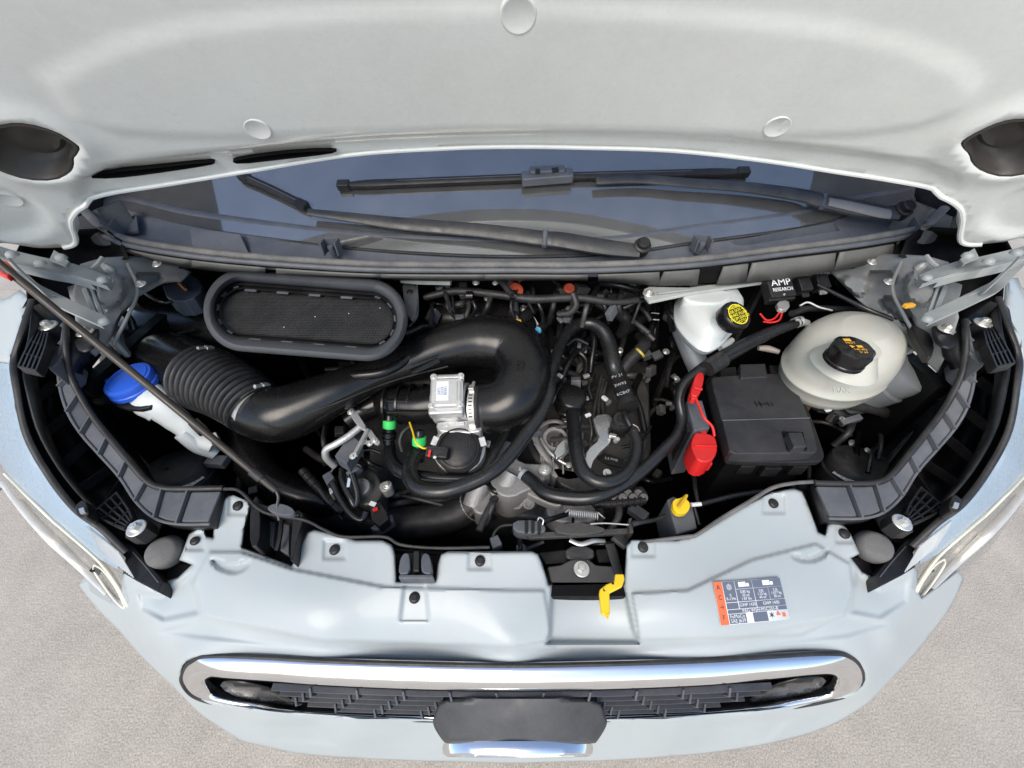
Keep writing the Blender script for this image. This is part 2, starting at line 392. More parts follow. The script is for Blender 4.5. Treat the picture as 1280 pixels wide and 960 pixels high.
# ================================================================ body shell
# clip prototype parts (modelled about the origin, +Z out)
def proto(name, VF, m, bevel=0):
    o = mk(name, VF, m, loc=(0, 0, 0), bevel=bevel); COL.objects.unlink(o); return o
CLIP = proto('clip', join(lathe([(.0001, .0035), (.0055, .0035), (.0085, .002), (.0095, 0), (.0095, -.003)], (0, 0, 0), seg=20), lathe([(.0001, .0045), (.004, .0045), (.005, .0032)], (0, 0, 0), seg=16)), BLACK)
HEX = proto('bolt', join(lathe([(.0001, 0.001), (.0115, .001), (.0125, 0), (.0125, -.001)], (0, 0, 0), seg=20), lathe([(.0001, .008), (.0055, .008), (.0064, .0065), (.0064, .001)], (0, 0, 0), seg=6), lathe([(.0001, .0087), (.0025, .0087), (.003, .0078)], (0, 0, 0), seg=10)), STEEL)
def clip(parent, px, py, z, s=1.0, ax=(0, -.25, 1)): return inst(CLIP, parent, P(px, py, z), ax, s=s)
def bolt(parent, px, py, z, s=1.0, ax=(0, 0, 1)): return inst(HEX, parent, P(px, py, z), ax, spin=random.random(), s=s)

# ---- front bumper cover
TOP = [(153, 719), (156, 716), (172, 720), (196, 735), (212, 725), (222, 722), (240, 706), (224, 700), (236, 668), (247, 660), (255, 661), (258, 670), (266, 672), (268, 650), (273, 630), (280, 621), (292, 619), (309, 626), (313, 634),
       (306, 660), (303, 684), (335, 696), (364, 707), (370, 700), (378, 675), (384, 665), (393, 662), (445, 675), (478, 675), (490, 681), (494, 692), (496, 727), (544, 727), (547, 705), (551, 693), (560, 689), (665, 689), (673, 693), (678, 705), (686, 731),
       (700, 733), (770, 733), (780, 730), (782, 700), (783, 682), (789, 675), (845, 675), (862, 671), (895, 653), (932, 631), (965, 615), (992, 610), (1003, 614), (1010, 630), (1023, 665), (1031, 668), (1034, 655), (1042, 652), (1056, 657), (1064, 668), (1075, 692),
       (1064, 698), (1078, 715), (1104, 727), (1122, 716), (1143, 706), (1148, 715), (1146, 738)]
SIL = [(1152, 748), (1198, 714), (1205, 724), (1188, 760), (1158, 800), (1122, 842), (1085, 880), (1050, 902), (1010, 918), (960, 930), (900, 940), (840, 946), (740, 952), (640, 954), (540, 952), (440, 948), (370, 942), (300, 926), (250, 893), (215, 857), (180, 825), (150, 790), (120, 760), (98, 732), (106, 720), (150, 752)]
BO = TOP + SIL
GR_OUT = [(236, 824), (262, 819), (400, 825), (640, 831), (880, 825), (1040, 816), (1064, 820), (1080, 836), (1082, 854), (1068, 867), (1020, 879), (900, 893), (760, 899), (640, 901), (520, 899), (400, 894), (290, 883), (245, 872), (225, 852), (226, 834)]
GR_OUT = chaikin(GR_OUT, 1)
bz = rbf([(287, 620, 1.060), (250, 662, 1.035), (390, 662, 1.045), (480, 676, 1.043), (600, 690, 1.042), (670, 690, 1.042), (790, 675, 1.043), (860, 672, 1.045), (932, 630, 1.055), (992, 610, 1.062), (1042, 652, 1.035),
          (224, 700, 1.02), (1070, 692, 1.02), (153, 719, 1.005), (196, 735, .985), (1145, 708, 1.005), (1104, 728, .985), (305, 684, 1.025), (500, 727, 1.022), (544, 727, 1.022), (700, 733, 1.01), (770, 733, 1.01),
          (300, 740, 1.012), (300, 780, .992), (450, 770, 1.005), (640, 780, 1.003), (800, 775, 1.003), (1000, 760, 1.0), (1000, 700, 1.02), (245, 800, .965), (400, 812, .978), (640, 822, .975), (900, 812, .978), (1060, 800, .965),
          (215, 800, .94), (1092, 800, .94), (165, 770, .935), (1138, 766, .935), (190, 800, .93), (1118, 800, .925), (222, 845, .89), (1085, 845, .89), (120, 752, .86), (150, 790, .83), (1180, 770, .84), (1150, 805, .82), (215, 857, .77), (180, 825, .80), (1122, 842, .79), (1085, 880, .76), (100, 730, .88), (1205, 722, .88),
          (250, 880, .77), (300, 926, .64), (290, 888, .765), (400, 897, .755), (520, 902, .745), (640, 905, .742), (760, 902, .745), (900, 897, .755), (1020, 882, .765), (1060, 876, .775), (1010, 918, .64), (440, 948, .60), (540, 952, .59), (640, 954, .585), (740, 952, .59), (840, 946, .60), (440, 925, .70), (640, 932, .69), (840, 925, .70), (330, 915, .70), (950, 915, .70), (900, 940, .61), (370, 942, .61)], 1.2e-2)
def bfeat(q):
    z = np.zeros(len(q))
    # broad stamped steps and pads of the cover
    z += emb(q, [(262, 690), (300, 690), (366, 712), (480, 734), (640, 738), (680, 738), (690, 800), (640, 808), (400, 800), (250, 770), (240, 730)], 3, .007)
    z += emb(q, [(790, 742), (860, 738), (940, 700), (1020, 680), (1062, 705), (1066, 735), (1055, 770), (1000, 794), (800, 800)], 3, .007)
    for c in ((297, 632, 11), (243, 676, 11), (418, 687, 13), (600, 700, 14), (804, 684, 14), (967, 630, 13), (1056, 667, 11)):
        z += emb(q, [(c[0] - c[2], c[1] - 12), (c[0] + c[2], c[1] - 12), (c[0] + c[2] + 1, c[1] + 12), (c[0] - c[2] - 1, c[1] + 12)], 3.5, -.0045)
    z += emb(q, [(505, 732), (532, 732), (536, 776), (500, 776)], 4, -.006)
    z += emb(q, [(690, 726), (778, 726), (792, 790), (800, 805), (683, 805), (688, 790)], 5, -.024)
    # crescents (finger scoops) and slots
    z += emb(q, chaikin([(262, 697), (290, 706), (315, 698), (308, 712), (290, 718), (268, 710)], 2), 3.5, -.009)
    z += emb(q, chaikin([(988, 690), (1010, 699), (1036, 684), (1034, 696), (1012, 704), (992, 699)], 2), 3.5, -.009)
    # valley in front of the top face then the rounded nose
    z += emb(q, [(200, 790), (250, 776), (400, 803), (640, 812), (900, 803), (1060, 770), (1110, 780), (1060, 795), (900, 813), (640, 822), (400, 813), (245, 796)], 7, -.005)
    z += emb(q, [(172, 740), (200, 745), (236, 720), (248, 740), (250, 765), (205, 775), (178, 762)], 8, -.007)
    z += emb(q, [(1072, 715), (1100, 738), (1135, 722), (1132, 752), (1100, 772), (1064, 765)], 8, -.007)
    # fog lamp recess under the grille
    z += emb(q, [(880, 905), (960, 897), (985, 900), (960, 925), (935, 932)], 12, -.010)
    z += emb(q, [(320, 905), (400, 903), (420, 930), (345, 925)], 12, -.010)
    return z
hole = chaikin([(c[0], c[1]) for c in GR_OUT], 0)
bump = thing('front_bumper', P(640, 780, .55), 'pale blue-white front bumper cover with black push clips, wrapping the grille', 'bumper')
VF = sheet(BO, bz, [GR_OUT], 2.8, (5, .006), bfeat)
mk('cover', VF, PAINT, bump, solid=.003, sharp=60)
# lower skirt, turned under the nose so that the bumper has its depth
sk = [P(p[0], p[1], float(bz([p])[0]) - .006) for p in SIL[1:-1]]
rows = [sk]
for dz, k in ((.05, .985), (.15, .97), (.30, .95)):
    rows.append([Vector((v.x * k, v.y + (1 - k) * 1.2, max(.22, v.z - dz))) for v in sk])
V = [v for r_ in rows for v in r_]; n = len(sk)
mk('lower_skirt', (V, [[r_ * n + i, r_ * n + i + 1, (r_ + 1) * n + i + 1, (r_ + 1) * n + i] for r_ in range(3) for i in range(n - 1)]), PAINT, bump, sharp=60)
for c in ((297, 632), (243, 676), (418, 687), (600, 701), (804, 684), (967, 629), (1056, 667), (518, 747)):
    z = float(bz([c])[0]) + float(bfeat(np.array([c], float))[0]) + .002
    cl = clip(bump, c[0], c[1], z, 1.0 if c[0] != 243 else .85)

# ---- grille: chrome surround, bars, badge
gr = thing('front_grille', P(640, 870, .75), 'black front grille with wide chrome surround and oval badge housing', 'grille')
# matched outer/inner points round the surround: (outer px,py,z, inner px,py,z)
PAIR = [(262, 820, .960, 285, 849, .934), (330, 822, .965, 340, 853, .936), (400, 826, .967, 405, 858, .937), (520, 830, .968, 520, 863, .937), (640, 832, .968, 640, 865, .937), (760, 830, .968, 760, 863, .937), (880, 826, .967, 880, 858, .937), (960, 821, .965, 955, 851, .936), (1038, 817, .960, 1012, 845, .934),
        (1064, 821, .945, 1040, 844, .918), (1078, 835, .905, 1051, 850, .885), (1080, 853, .85, 1050, 859, .84), (1066, 866, .80, 1036, 867, .80), (1015, 879, .773, 985, 875, .776), (940, 889, .760, 930, 884, .763), (860, 895, .752, 855, 890, .754), (760, 899, .747, 760, 894, .749), (640, 901, .745, 640, 896, .747), (520, 899, .747, 520, 894, .749), (430, 896, .752, 435, 891, .754), (360, 891, .760, 372, 887, .763), (290, 882, .773, 320, 879, .776), (245, 871, .80, 270, 870, .80), (227, 852, .85, 254, 861, .84), (229, 836, .905, 252, 853, .885), (240, 825, .945, 264, 847, .918)]
pr_ = cr(PAIR, 8, True); GI = [(p[3], p[4]) for p in pr_[::4]]; NP = len(pr_)
oo = [P(*p[:3]) for p in pr_]; ii_ = [P(*p[3:]) for p in pr_]
Vr = []
for t, h in ((0, -.012), (0, -.002), (.08, .002), (.25, .0045), (.5, .006), (.75, .0045), (.93, .001), (1, -.003), (1, -.02)):
    for a, b in zip(oo, ii_):
        v = a.lerp(b, t); nn_ = Vector((0, -.55, .83)); v = v + nn_ * h * (1 if h < 0 else min(1, (a - b).length / .03)); Vr.append(v)
mk('chrome_surround', face_cam(Vr, [[r_ * NP + i, r_ * NP + (i + 1) % NP, (r_ + 1) * NP + (i + 1) % NP, (r_ + 1) * NP + i] for r_ in range(8) for i in range(NP)]), CHROME, gr, sharp=50)
mk('surround_gasket', tube([v + Vector((0, 0, -.004)) for v in oo] + [oo[0] - Vector((0, 0, .004))], .0045, seg=8, smooth=False), RUB, gr)
cz = rbf([p[3:] for p in PAIR], 1e-3)
# dark pocket behind the bars
back = [P(p[0], p[1], float(cz([p])[0]) - .012) for p in GI]
bk2 = [Vector((v.x * .985, v.y + .075, min(v.z, .925))) for v in back]
n = len(back)
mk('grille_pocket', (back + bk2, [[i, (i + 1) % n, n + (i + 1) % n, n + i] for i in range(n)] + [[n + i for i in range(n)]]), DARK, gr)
# gloss black end inserts
for s in (0, 1):
    q = [(272, 853), (300, 851), (345, 862), (380, 885), (330, 880), (285, 868)]
    if s: q = [(1308 - a, b - 5) for a, b in q]
    mk('end_insert', sheet(chaikin(q, 1), lambda z_: cz(z_) - .012, step=6, roll=(5, .01)), SATIN, gr, solid=.003)
BARM = mat('grille bar plastic', (.035, .038, .045), .45, bump=.1, dust=.3, dcol=(.14, .14, .14))
def gcurve(py0, z0, x0, x1, n=18):   # follows the plan curve of the nose
    out = []
    for i in range(n + 1):
        px = x0 + (x1 - x0) * i / n; k = ((px - 645) / 400) ** 2
        out.append(P(px, py0 - 14 * k, z0 + .0 * k))
    return out
for j, (py, z, a, b) in enumerate(((869, .915, 340, 965), (875, .882, 350, 950), (881, .850, 365, 930), (887, .818, 385, 900), (892, .79, 420, 880))):
    L0 = gcurve(py, z, a, b)
    Vb, Fb = [], []
    for v in L0:
        for d in ((0, -.003, .002), (0, .008, .003), (0, .008, -.001), (0, -.002, -.012)): Vb.append(v + Vector(d))
    for i in range(len(L0) - 1):
        for k in range(4): Fb.append([i * 4 + k, (i + 1) * 4 + k, (i + 1) * 4 + (k + 1) % 4, i * 4 + (k + 1) % 4])
    mk('grille_bar', (Vb, Fb), BARM, gr, bevel=.0008)
    # angled tabs between the bars
    for i in range(-6, 6):
        px = 650 + (i + .5) * 58 + (9 * j if i >= 0 else -9 * j)
        if px < a + 6 or px > b - 6: continue
        k = ((px - 645) / 400) ** 2; c = P(px, py - 14 * k, z)
        if abs(px - 650) < 95 and j > 0: continue
        sg = 1 if px > 645 else -1
        mk('grille_tab', box(c + Vector((0, -.001, -.008)), (.0040, .014, .026), Euler((R(12), 0, R(-24 * sg))).to_matrix()), GREYP, gr, bevel=.001)
# badge housing
HQ = [(552, 872), (640, 871), (748, 872), (757, 895), (760, 905), (748, 925), (742, 931), (640, 929), (560, 931), (552, 925), (540, 905), (543, 893)]
hz = rbf([(552, 872, .918), (748, 872, .918), (640, 870, .925), (640, 900, .908), (640, 929, .880), (542, 905, .862), (758, 905, .862), (560, 931, .862), (742, 931, .862), (600, 890, .913), (700, 890, .913), (560, 915, .875), (740, 915, .875)])
hs = mk('badge_housing', sheet(chaikin(HQ, 2), hz, step=5, roll=(4, .008)), mat('housing plastic', (.045, .046, .05), .5, bump=.1, dust=.25, dcol=(.15, .15, .14)), gr, solid=.004, sharp=60)
bc = Vector((.010, .030, .826)); bn = Vector((0, -1, .0)).normalized()
bd = mk('badge', lathe([(.0001, .006), (.10, .005), (.118, .002), (.118, -.008)], bc, bn, seg=56, sx=1.0, sy=.42), mat('deep blue enamel', (.008, .03, .16), .12, coat=1, bump=0), gr)
mk('badge_rim', lathe([(.112, .003), (.115, .007), (.122, .008), (.129, .005), (.132, -.002), (.132, -.009), (.112, -.009)], bc, bn, seg=64, sx=1.0, sy=.45), CHROME, gr)
X, Y, Z = basis(bn)
text('badge_script', 'Ford', CHROME, bd, bc + bn * .0065, (1, 0, 0), Vector((0, 0, 1)), .05, .0004, 1.7, shear=.4)
mk('badge_inner_ring', lathe([(.104, .0045), (.105, .0058), (.109, .0058), (.11, .004)], bc, bn, seg=56, sx=1, sy=.40), CHROME, gr)

# ---- air conditioning label on the cover
def lz(px, py): return float(bz([(px, py)])[0]) + float(bfeat(np.array([(px, py)], float))[0]) + .0016
LQ = [(890, 729), (973, 723), (986, 778), (900, 783)]
LOFF = None
def LP(u, v, dz=0):
    a = Vector(LQ[0]) * (1 - u) + Vector(LQ[1]) * u; b = Vector(LQ[3]) * (1 - u) + Vector(LQ[2]) * u; q = a * (1 - v) + b * v
    zs = [P(c[0], c[1], lz(*c)) for c in LQ]; zs[2] = zs[1] + zs[3] - zs[0]
    global LOFF
    if LOFF is None:
        LOFF = 0.
        for a_ in np.linspace(0, 1, 9):
            for b_ in np.linspace(0, 1, 7):
                c_ = LP(float(a_), float(b_)) - Vector((0, 0, .0015)); d_ = (c_ - CAM); v_ = d_.y * SA - d_.z * CA
                LOFF = max(LOFF, lz(640 + FP * d_.x / v_, 480 - FP * (d_.y * CA + d_.z * SA) / v_) - c_.z)
        print('LOFF', LOFF)
    dz += LOFF
    return zs[0] * (1 - u) * (1 - v) + zs[1] * u * (1 - v) + zs[2] * u * v + zs[3] * (1 - u) * v + Vector((0, 0, .0015 + dz))
def lrect(name, u0, v0, u1, v1, m, dz, par): return mk(name, face_cam([LP(u0, v0, dz), LP(u1, v0, dz), LP(u1, v1, dz), LP(u0, v1, dz)], [[0, 1, 2, 3]]), m, par)
lb = thing('warning_label', LP(.5, .5), 'air conditioning refrigerant label with orange warning strip, stuck on the pale bumper cover', 'label')
o = lrect('label_sheet', 0, 0, 1, 1, INKW, 0, lb); s = o.modifiers.new('s', 'SOLIDIFY'); s.thickness = .0004
lrect('warning_strip', .0, .0, .12, 1, INKO, .0004, lb)
ink = mat('slate ink', (.12, .14, .19), .5, var=.03, bump=0)
for (a, b, c, d) in ((.13, .01, .30, .50), (.31, .01, .56, .20), (.57, .01, .995, .20), (.31, .215, .56, .50), (.57, .215, .78, .50), (.79, .215, .995, .50), (.13, .515, .30, .66), (.31, .515, .56, .66), (.57, .515, .995, .66), (.13, .675, .995, .76), (.13, .775, .38, .99), (.48, .775, .69, .99)):
    lrect('table_cell', a, b, c, d, ink, .0004, lb)
xd = (LP(1, .5) - LP(0, .5)).normalized(); ud = (LP(.5, 0) - LP(.5, 1)).normalized()
for s_, u, v, sz, m_ in (('A', .06, .14, .011, INK), ('C', .06, .38, .010, INK), ('\u2192', .06, .6, .010, INK), ('F', .06, .84, .010, INK), ('\u2744', .215, .15, .010, INKW), ('0\nR-134a', .215, .38, .0062, INKW), ('0.85 kg\n30 oz\n1.87 lbs', .435, .36, .0062, INKW), ('2.0L\n1.25 kg\n44 oz', .675, .36, .0058, INKW), ('3.5L\n1.077 kg\n38 oz', .89, .36, .0058, INKW),
                        ('GWP 1430', .435, .585, .0068, INKW), ('GWP 1430', .78, .585, .0068, INKW), ('PAG WSH-M1C231-B', .60, .718, .0074, INKW), ('FoMoCo\nSAE J639', .255, .88, .0076, INKW), ('\u2736', .75, .88, .013, INK), ('\u25B2', .85, .84, .009, INKO), ('\u25A0', .93, .89, .008, INKO)):
    text('print', s_, m_, lb, LP(u, v, .0007), xd, ud, sz, .00005)
def van_icon(u, v, sc_):
    for (a, b, c, d) in ((-.07, -.05, .02, .05), (.025, -.02, .06, .05)): lrect('van_pictogram', u + a * sc_, v + b * sc_, u + c * sc_, v + d * sc_, INKW, .0008, lb)
van_icon(.44, .10, 1.2); van_icon(.80, .10, 1.2)

# ---- headlights, fenders, filler trays, seal carriers: left side traced, right side mirrored
def side(s, pts):      # maps traced left side pixels to either side
    out = []
    for p in pts:
        q = p if s == 0 else MX(p[0], p[1]) + tuple(p[2:]); out.append(tuple(q))
    return out
WHICH = ('left', 'right')
hz_c = [(15, 455, 1.262), (18, 480, 1.245), (30, 545, 1.185), (60, 600, 1.130), (92, 640, 1.098), (125, 665, 1.072), (157, 697, 1.035), (154, 725, 1.0), (166, 768, .935), (130, 750, .90), (100, 728, .885), (60, 690, .945), (25, 640, 1.015), (0, 590, 1.07), (-40, 500, 1.12), (-50, 440, 1.2), (70, 660, 1.045), (110, 700, .985), (20, 590, 1.11), (0, 500, 1.21)]
for s in (0, 1):
    HL = [(14, 452), (18, 480), (30, 545), (60, 600), (92, 640), (125, 665), (157, 697), (153, 722), (167, 768), (128, 750), (100, 730), (60, 692), (25, 644), (0, 598), (-40, 505), (-52, 440)]
    zf = rbf([tuple(q) for q in side(s, hz_c)])
    h = thing('headlight', P(*side(s, [(60, 650)])[0], .85), ('headlight at the %s end of the bumper, clear lens over silver bezel' % WHICH[s]), 'headlight', 'headlights at the two front corners')
    mk('lens', sheet(chaikin(side(s, HL), 1), zf, step=6, roll=(5, .004)), LENS, h, sharp=60)
    mk('bezel', sheet(side(s, HL), lambda q, zf=zf: zf(q) - .012, step=7, fn=lambda q, s=s: emb(q, side(s, [(25, 600), (60, 650), (100, 695), (140, 735), (150, 755), (110, 728), (60, 685), (28, 640)]), 10, -.014)), mat('bezel with ground reflection tint', (.44, .41, .37), .28, metal=.5, var=.08, vs=30, bump=0), h, sharp=60)  # beige of the ground mirrored in the lens, put into the bezel colour
    def onl(pts, d): return [(a, b, float(zf([(a, b)])[0]) + d) for a, b in side(s, pts)]
    mk('painted_glint', tpx(onl([(6, 592), (36, 622), (66, 651), (100, 680), (126, 704), (148, 734), (160, 758)], -.004), 1.7, seg=10), GLINT, h)  # added strips, yellow lens highlights modelled as tubes
    mk('painted_glint', tpx(onl([(118, 706), (130, 714), (146, 736), (156, 758), (150, 757), (134, 738), (118, 714), (118, 706)], -.003), 1.2, seg=10), GLINT, h)
    mk('chrome_blade', tpx(onl([(2, 602), (32, 640), (66, 676), (100, 708), (134, 742)], -.005), [3, 4, 5, 4, 3], seg=12, flat=.4), mat('satin lamp blade', (.62, .6, .55), .35, metal=.4, bump=0), h)
    mk('chrome_blade', tpx(onl([(50, 660), (80, 690), (112, 722), (140, 750)], -.008), [1.5, 2, 2, 1.5], seg=10), ALUB, h)
    sky_tint = side(s, [(14, 455), (18, 480), (30, 545), (60, 600), (92, 640), (125, 665), (146, 688), (148, 712), (126, 700), (100, 678), (66, 649), (36, 620), (6, 589), (-30, 520), (-45, 450)])
    mk('sky_tint_sheet', sheet(sky_tint, zf, step=7, fn=lambda q: np.full(len(q), -.007)), mat('shelf plastic', (.36, .45, .53), .3, var=.03, bump=0, coat=.3), h, sharp=60)  # added sheet, pale blue sky reflection of the lens put into its colour
    # fluted strips of the lens next to the bumper
    for k in range(16):
        a = (108 + k * 2.6, 668 + k * 2.0 - 10); b = (a[0] + 20, a[1] + 34)
        q = side(s, [a, b]); zz = zf(q)
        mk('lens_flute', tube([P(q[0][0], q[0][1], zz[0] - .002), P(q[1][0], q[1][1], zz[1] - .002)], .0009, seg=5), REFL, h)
    # dark housing body of the lamp beside the bumper wing
    hq = side(s, [(158, 690, 1.03), (172, 688, 1.02), (202, 728, .98), (196, 738, .97), (160, 700, 1.0), (156, 712, .985), (170, 726, .96)])
    mk('housing', prism(side(s, [(150, 676), (166, 682), (204, 726), (197, 740), (170, 726), (154, 716)]), 1.015, .85), BLACK, h, bevel=.002)
    mk('trim_wire', tpx(side(s, [(166, 690, 1.018), (182, 708, 1.018), (198, 728, 1.018)]), .6, seg=6), GREYP, h)
    # fender
    FE = [(38, 372), (34, 382), (28, 410), (16, 440), (13, 455), (-52, 442), (-60, 420), (-30, 380), (10, 372), (24, 362)] if s == 0 else [(28, 350), (32, 382), (26, 410), (16, 440), (13, 455), (-52, 442), (-60, 420), (-15, 385), (8, 372), (14, 350)]
    fz = rbf([tuple(q) for q in side(s, [(38, 372, 1.325), (28, 410, 1.30), (14, 452, 1.263), (-52, 442, 1.2), (-30, 380, 1.25), (10, 370, 1.31), (-5, 420, 1.265)])])
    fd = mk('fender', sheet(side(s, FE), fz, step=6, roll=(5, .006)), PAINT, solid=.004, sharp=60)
    tag(fd, 'pale painted fender edge at the %s side above the headlight' % WHICH[s], 'fender', 'fenders beside the engine bay')
    # black filler tray between headlight and seal carrier
    tr = thing('headlight_filler_tray', P(*side(s, [(90, 560)])[0], 1.0), 'black plastic tray with lattice and ribs between the %s headlight and the engine bay' % WHICH[s], 'trim panel', 'filler trays beside the engine bay')
    TO = side(s, [(36, 378), (60, 372), (88, 410), (88, 450), (84, 470), (92, 510), (115, 540), (160, 595), (185, 640), (205, 655), (190, 680), (160, 690), (125, 664), (92, 638), (60, 600), (30, 545), (18, 480), (16, 450), (30, 412)])
    tz = rbf([tuple(q) for q in side(s, [(36, 378, 1.30), (60, 372, 1.26), (88, 410, 1.23), (88, 450, 1.2), (92, 510, 1.12), (115, 540, 1.08), (160, 595, 1.03), (205, 655, .99), (190, 680, .98), (160, 690, 1.0), (125, 664, 1.045), (92, 638, 1.07), (60, 600, 1.1), (30, 545, 1.16), (18, 480, 1.22), (16, 450, 1.24), (60, 450, 1.19), (55, 520, 1.12), (90, 580, 1.05), (130, 630, 1.01)])])
    mk('tray', sheet(TO, tz, step=6, fn=lambda q, s=s: emb(q, side(s, [(48, 470), (72, 480), (100, 540), (140, 600), (120, 610), (85, 590), (58, 540)]), 8, -.03)), BLACK, tr, solid=.003, sharp=60)
    # raised outer lip next to the lens
    lip = side(s, [(40, 375, 1.33), (26, 418, 1.30), (17, 450, 1.27), (20, 482, 1.25), (33, 543, 1.19), (63, 597, 1.136), (95, 637, 1.102), (127, 661, 1.078), (158, 690, 1.04)])
    mk('edge_gasket', tpx(lip, 3.6, seg=10, flat=.7), RUB, tr)
    lip2 = side(s, [(42, 385, 1.32), (38, 420, 1.29), (31, 450, 1.265), (34, 482, 1.24), (48, 535, 1.18), (76, 585, 1.13), (106, 622, 1.095), (135, 648, 1.07)])
    mk('tray_wall', ribbon(PX(cr(lip2, 4)), [v - Vector((0, 0, .03)) for v in PX(cr(lip2, 4))]), RUB, tr, solid=.004)
    for a, b, z0, z1 in (((60, 540), (84, 520), 1.13, 1.13), ((75, 585), (112, 552), 1.085, 1.085), ((100, 612), (146, 580), 1.06, 1.05), ((128, 640), (155, 600), 1.05, 1.04), ((45, 500), (70, 478), 1.16, 1.17), ((112, 552), (75, 520), 1.08, 1.1)):
        q = side(s, [a + (z0,), b + (z1,)])
        mk('rib', bar(P(*q[0]), P(*q[1]), .003, .02), BLACK, tr)
    # retaining tab on the lens
    q = side(s, [(92, 633), (105, 622), (112, 640), (108, 648), (96, 646)]); mk('lens_tab', prism(chaikin(q, 1), 1.115, 1.09), BLACK, tr, bevel=.002)
    q = side(s, [(98, 636), (104, 634), (106, 640), (100, 642)]); mk('tab_spring', prism(q, 1.119, 1.112), STEEL, tr)
    # lattice brackets with their screws
    for (c0, fan, c1) in (((170, 660, 1.085), [(120, 640), (128, 630), (135, 622), (141, 618), (148, 619)], 0), ((60, 407, 1.29), [(30, 462), (38, 466), (44, 460), (52, 452), (58, 446)], 0)):
        if c0[0] == 170:
            rows_ = [[(120 + i * 7.2, 643 - i * 6.2), (132 + i * 6.2, 651 - i * 5.5), (146 + i * 4.6, 658 - i * 4.4), (160 + i * 2.2, 663 - i * 3)] for i in range(5)]
        else:
            rows_ = [[(28 + i * 5.5, 462 + i * 1.2), (35 + i * 5.2, 446 + i * 1.4), (43 + i * 4.5, 430 + i * 1.8), (52 + i * 3, 414 + i * 1.6)] for i in range(5)]
        for r_ in rows_:
            mk('lattice_rib', join(*[bar(P(*side(s, [r_[i]])[0], c0[2] - .010), P(*side(s, [r_[i + 1]])[0], c0[2] - .008), .0028, .018) for i in range(3)]), BLACK, tr)
        for i in range(4):
            mk('lattice_rib', join(*[bar(P(*side(s, [rows_[k][i]])[0], c0[2] - .009), P(*side(s, [rows_[k + 1][i]])[0], c0[2] - .009), .0026, .016) for k in range(4)]), BLACK, tr)
        q = side(s, [c0])[0]
        mk('screw_boss', lathe([(.0001, .0), (.018, .0), (.019, -.003), (.019, -.03)], P(*q) - Vector((0, 0, .001)), seg=6), BLACK, tr, bevel=.001)
        bolt(tr, q[0], q[1], q[2] + .001, 1.25, ax=(0, -.1, 1))
    q = side(s, [(54, 450), (68, 430), (80, 436), (76, 450), (62, 462)]); mk('clip_block', prism(q, 1.265, 1.2), GREYP, tr, bevel=.003)
    # seal carrier (ribbed bolster end)
    IN = [(84, 405), (84, 425), (85, 445), (89, 468), (100, 493), (116, 520), (136, 546), (160, 575), (184, 602), (204, 611), (237, 612), (280, 611)]
    OU = [(80, 410), (77, 432), (73, 455), (75, 484), (85, 516), (102, 543), (125, 569), (150, 597), (170, 627), (194, 648), (222, 655), (262, 655)]
    ZI = [1.30, 1.285, 1.265, 1.235, 1.205, 1.175, 1.15, 1.125, 1.10, 1.09, 1.082, 1.075]
    sc_ = thing('seal_carrier', P(*side(s, [(160, 590)])[0], 1.0), 'ribbed grey plastic bolster curving round the %s front corner of the engine bay' % WHICH[s], 'trim panel', 'ribbed bolsters at the front corners')
    I = side(s, cr([a + (z,) for a, z in zip(IN, ZI)], 4)); O = side(s, cr([a + (z - .012,) for a, z in zip(OU, ZI)], 4))
    base = ribbon([P(*p) - Vector((0, 0, .006)) for p in I], [P(*p) - Vector((0, 0, .006)) for p in O])
    mk('carrier_base', base, BLACK, sc_, solid=.03)
    mk('outer_lip', tube([P(*p) for p in O], .0026, seg=8, smooth=False), GREYP, sc_)
    idx = [0, 4, 8, 12, 16, 20, 24, 28, 32, 36, 40, 44]
    for a, b in zip(idx[:-1], idx[1:]):
        i0, i1 = P(*I[a]), P(*I[b]); o0, o1 = P(*O[a]), P(*O[b]); im, om = P(*I[(a + b) // 2]), P(*O[(a + b) // 2])
        c = (i0 + i1 + o0 + o1) / 4
        ring = [c + (v - c) * .86 for v in (i0, im, i1, o1, om, o0)]
        Vp = ring + [v - Vector((0, 0, .008)) for v in ring]
        VF = face_cam(Vp, [[0, 1, 2, 3, 4, 5]] + [[i, 6 + i, 6 + (i + 1) % 6, (i + 1) % 6] for i in range(6)])
        mk('panel', (VF[0], VF[1]), GREYP, sc_, bevel=.0022)
        mk('rib', bar(i0 + Vector((0, 0, .001)), o0 + Vector((0, 0, .001)), .0035, .012), GREYP, sc_, bevel=.0008)
    mk('bay_seal', tube([P(*p) + Vector((0, 0, .003)) for p in I], .0055, seg=10, smooth=False), RUB, sc_)
    # rubber hood bump stop
    q = side(s, [(200, 690, 1.035)])[0]; ax = Vector(((.25 if s == 0 else -.25), -.35, .9)); c = P(*q)
    bs = thing('bump_stop', c - Vector((0, 0, .05)), 'round black rubber bump stop near the %s headlight' % WHICH[s], 'bump stop', 'hood bump stops')
    mk('rubber_head', lathe([(.0001, .001), (.020, .001), (.0245, -.002), (.027, -.008), (.030, -.022), (.028, -.032), (.020, -.036)], c, ax, seg=36), mat('worn rubber', (.10, .10, .10), .75, bump=.2, bs=500, dust=.3, ds=20), bs)
    mk('stem', lathe([(.012, -.034), (.012, -.09)], c, ax, seg=14), BLACK, bs)

# filler panels under the bump stops
for s in (0, 1):
    q = side(s, [(204, 735), (212, 700), (240, 706), (226, 722)])
    tag(mk('corner_bracket', prism(q, .985, .96), BLACK, bevel=.002), 'dark triangular bracket below the %s bump stop' % WHICH[s], 'bracket', 'brackets below the bump stops')
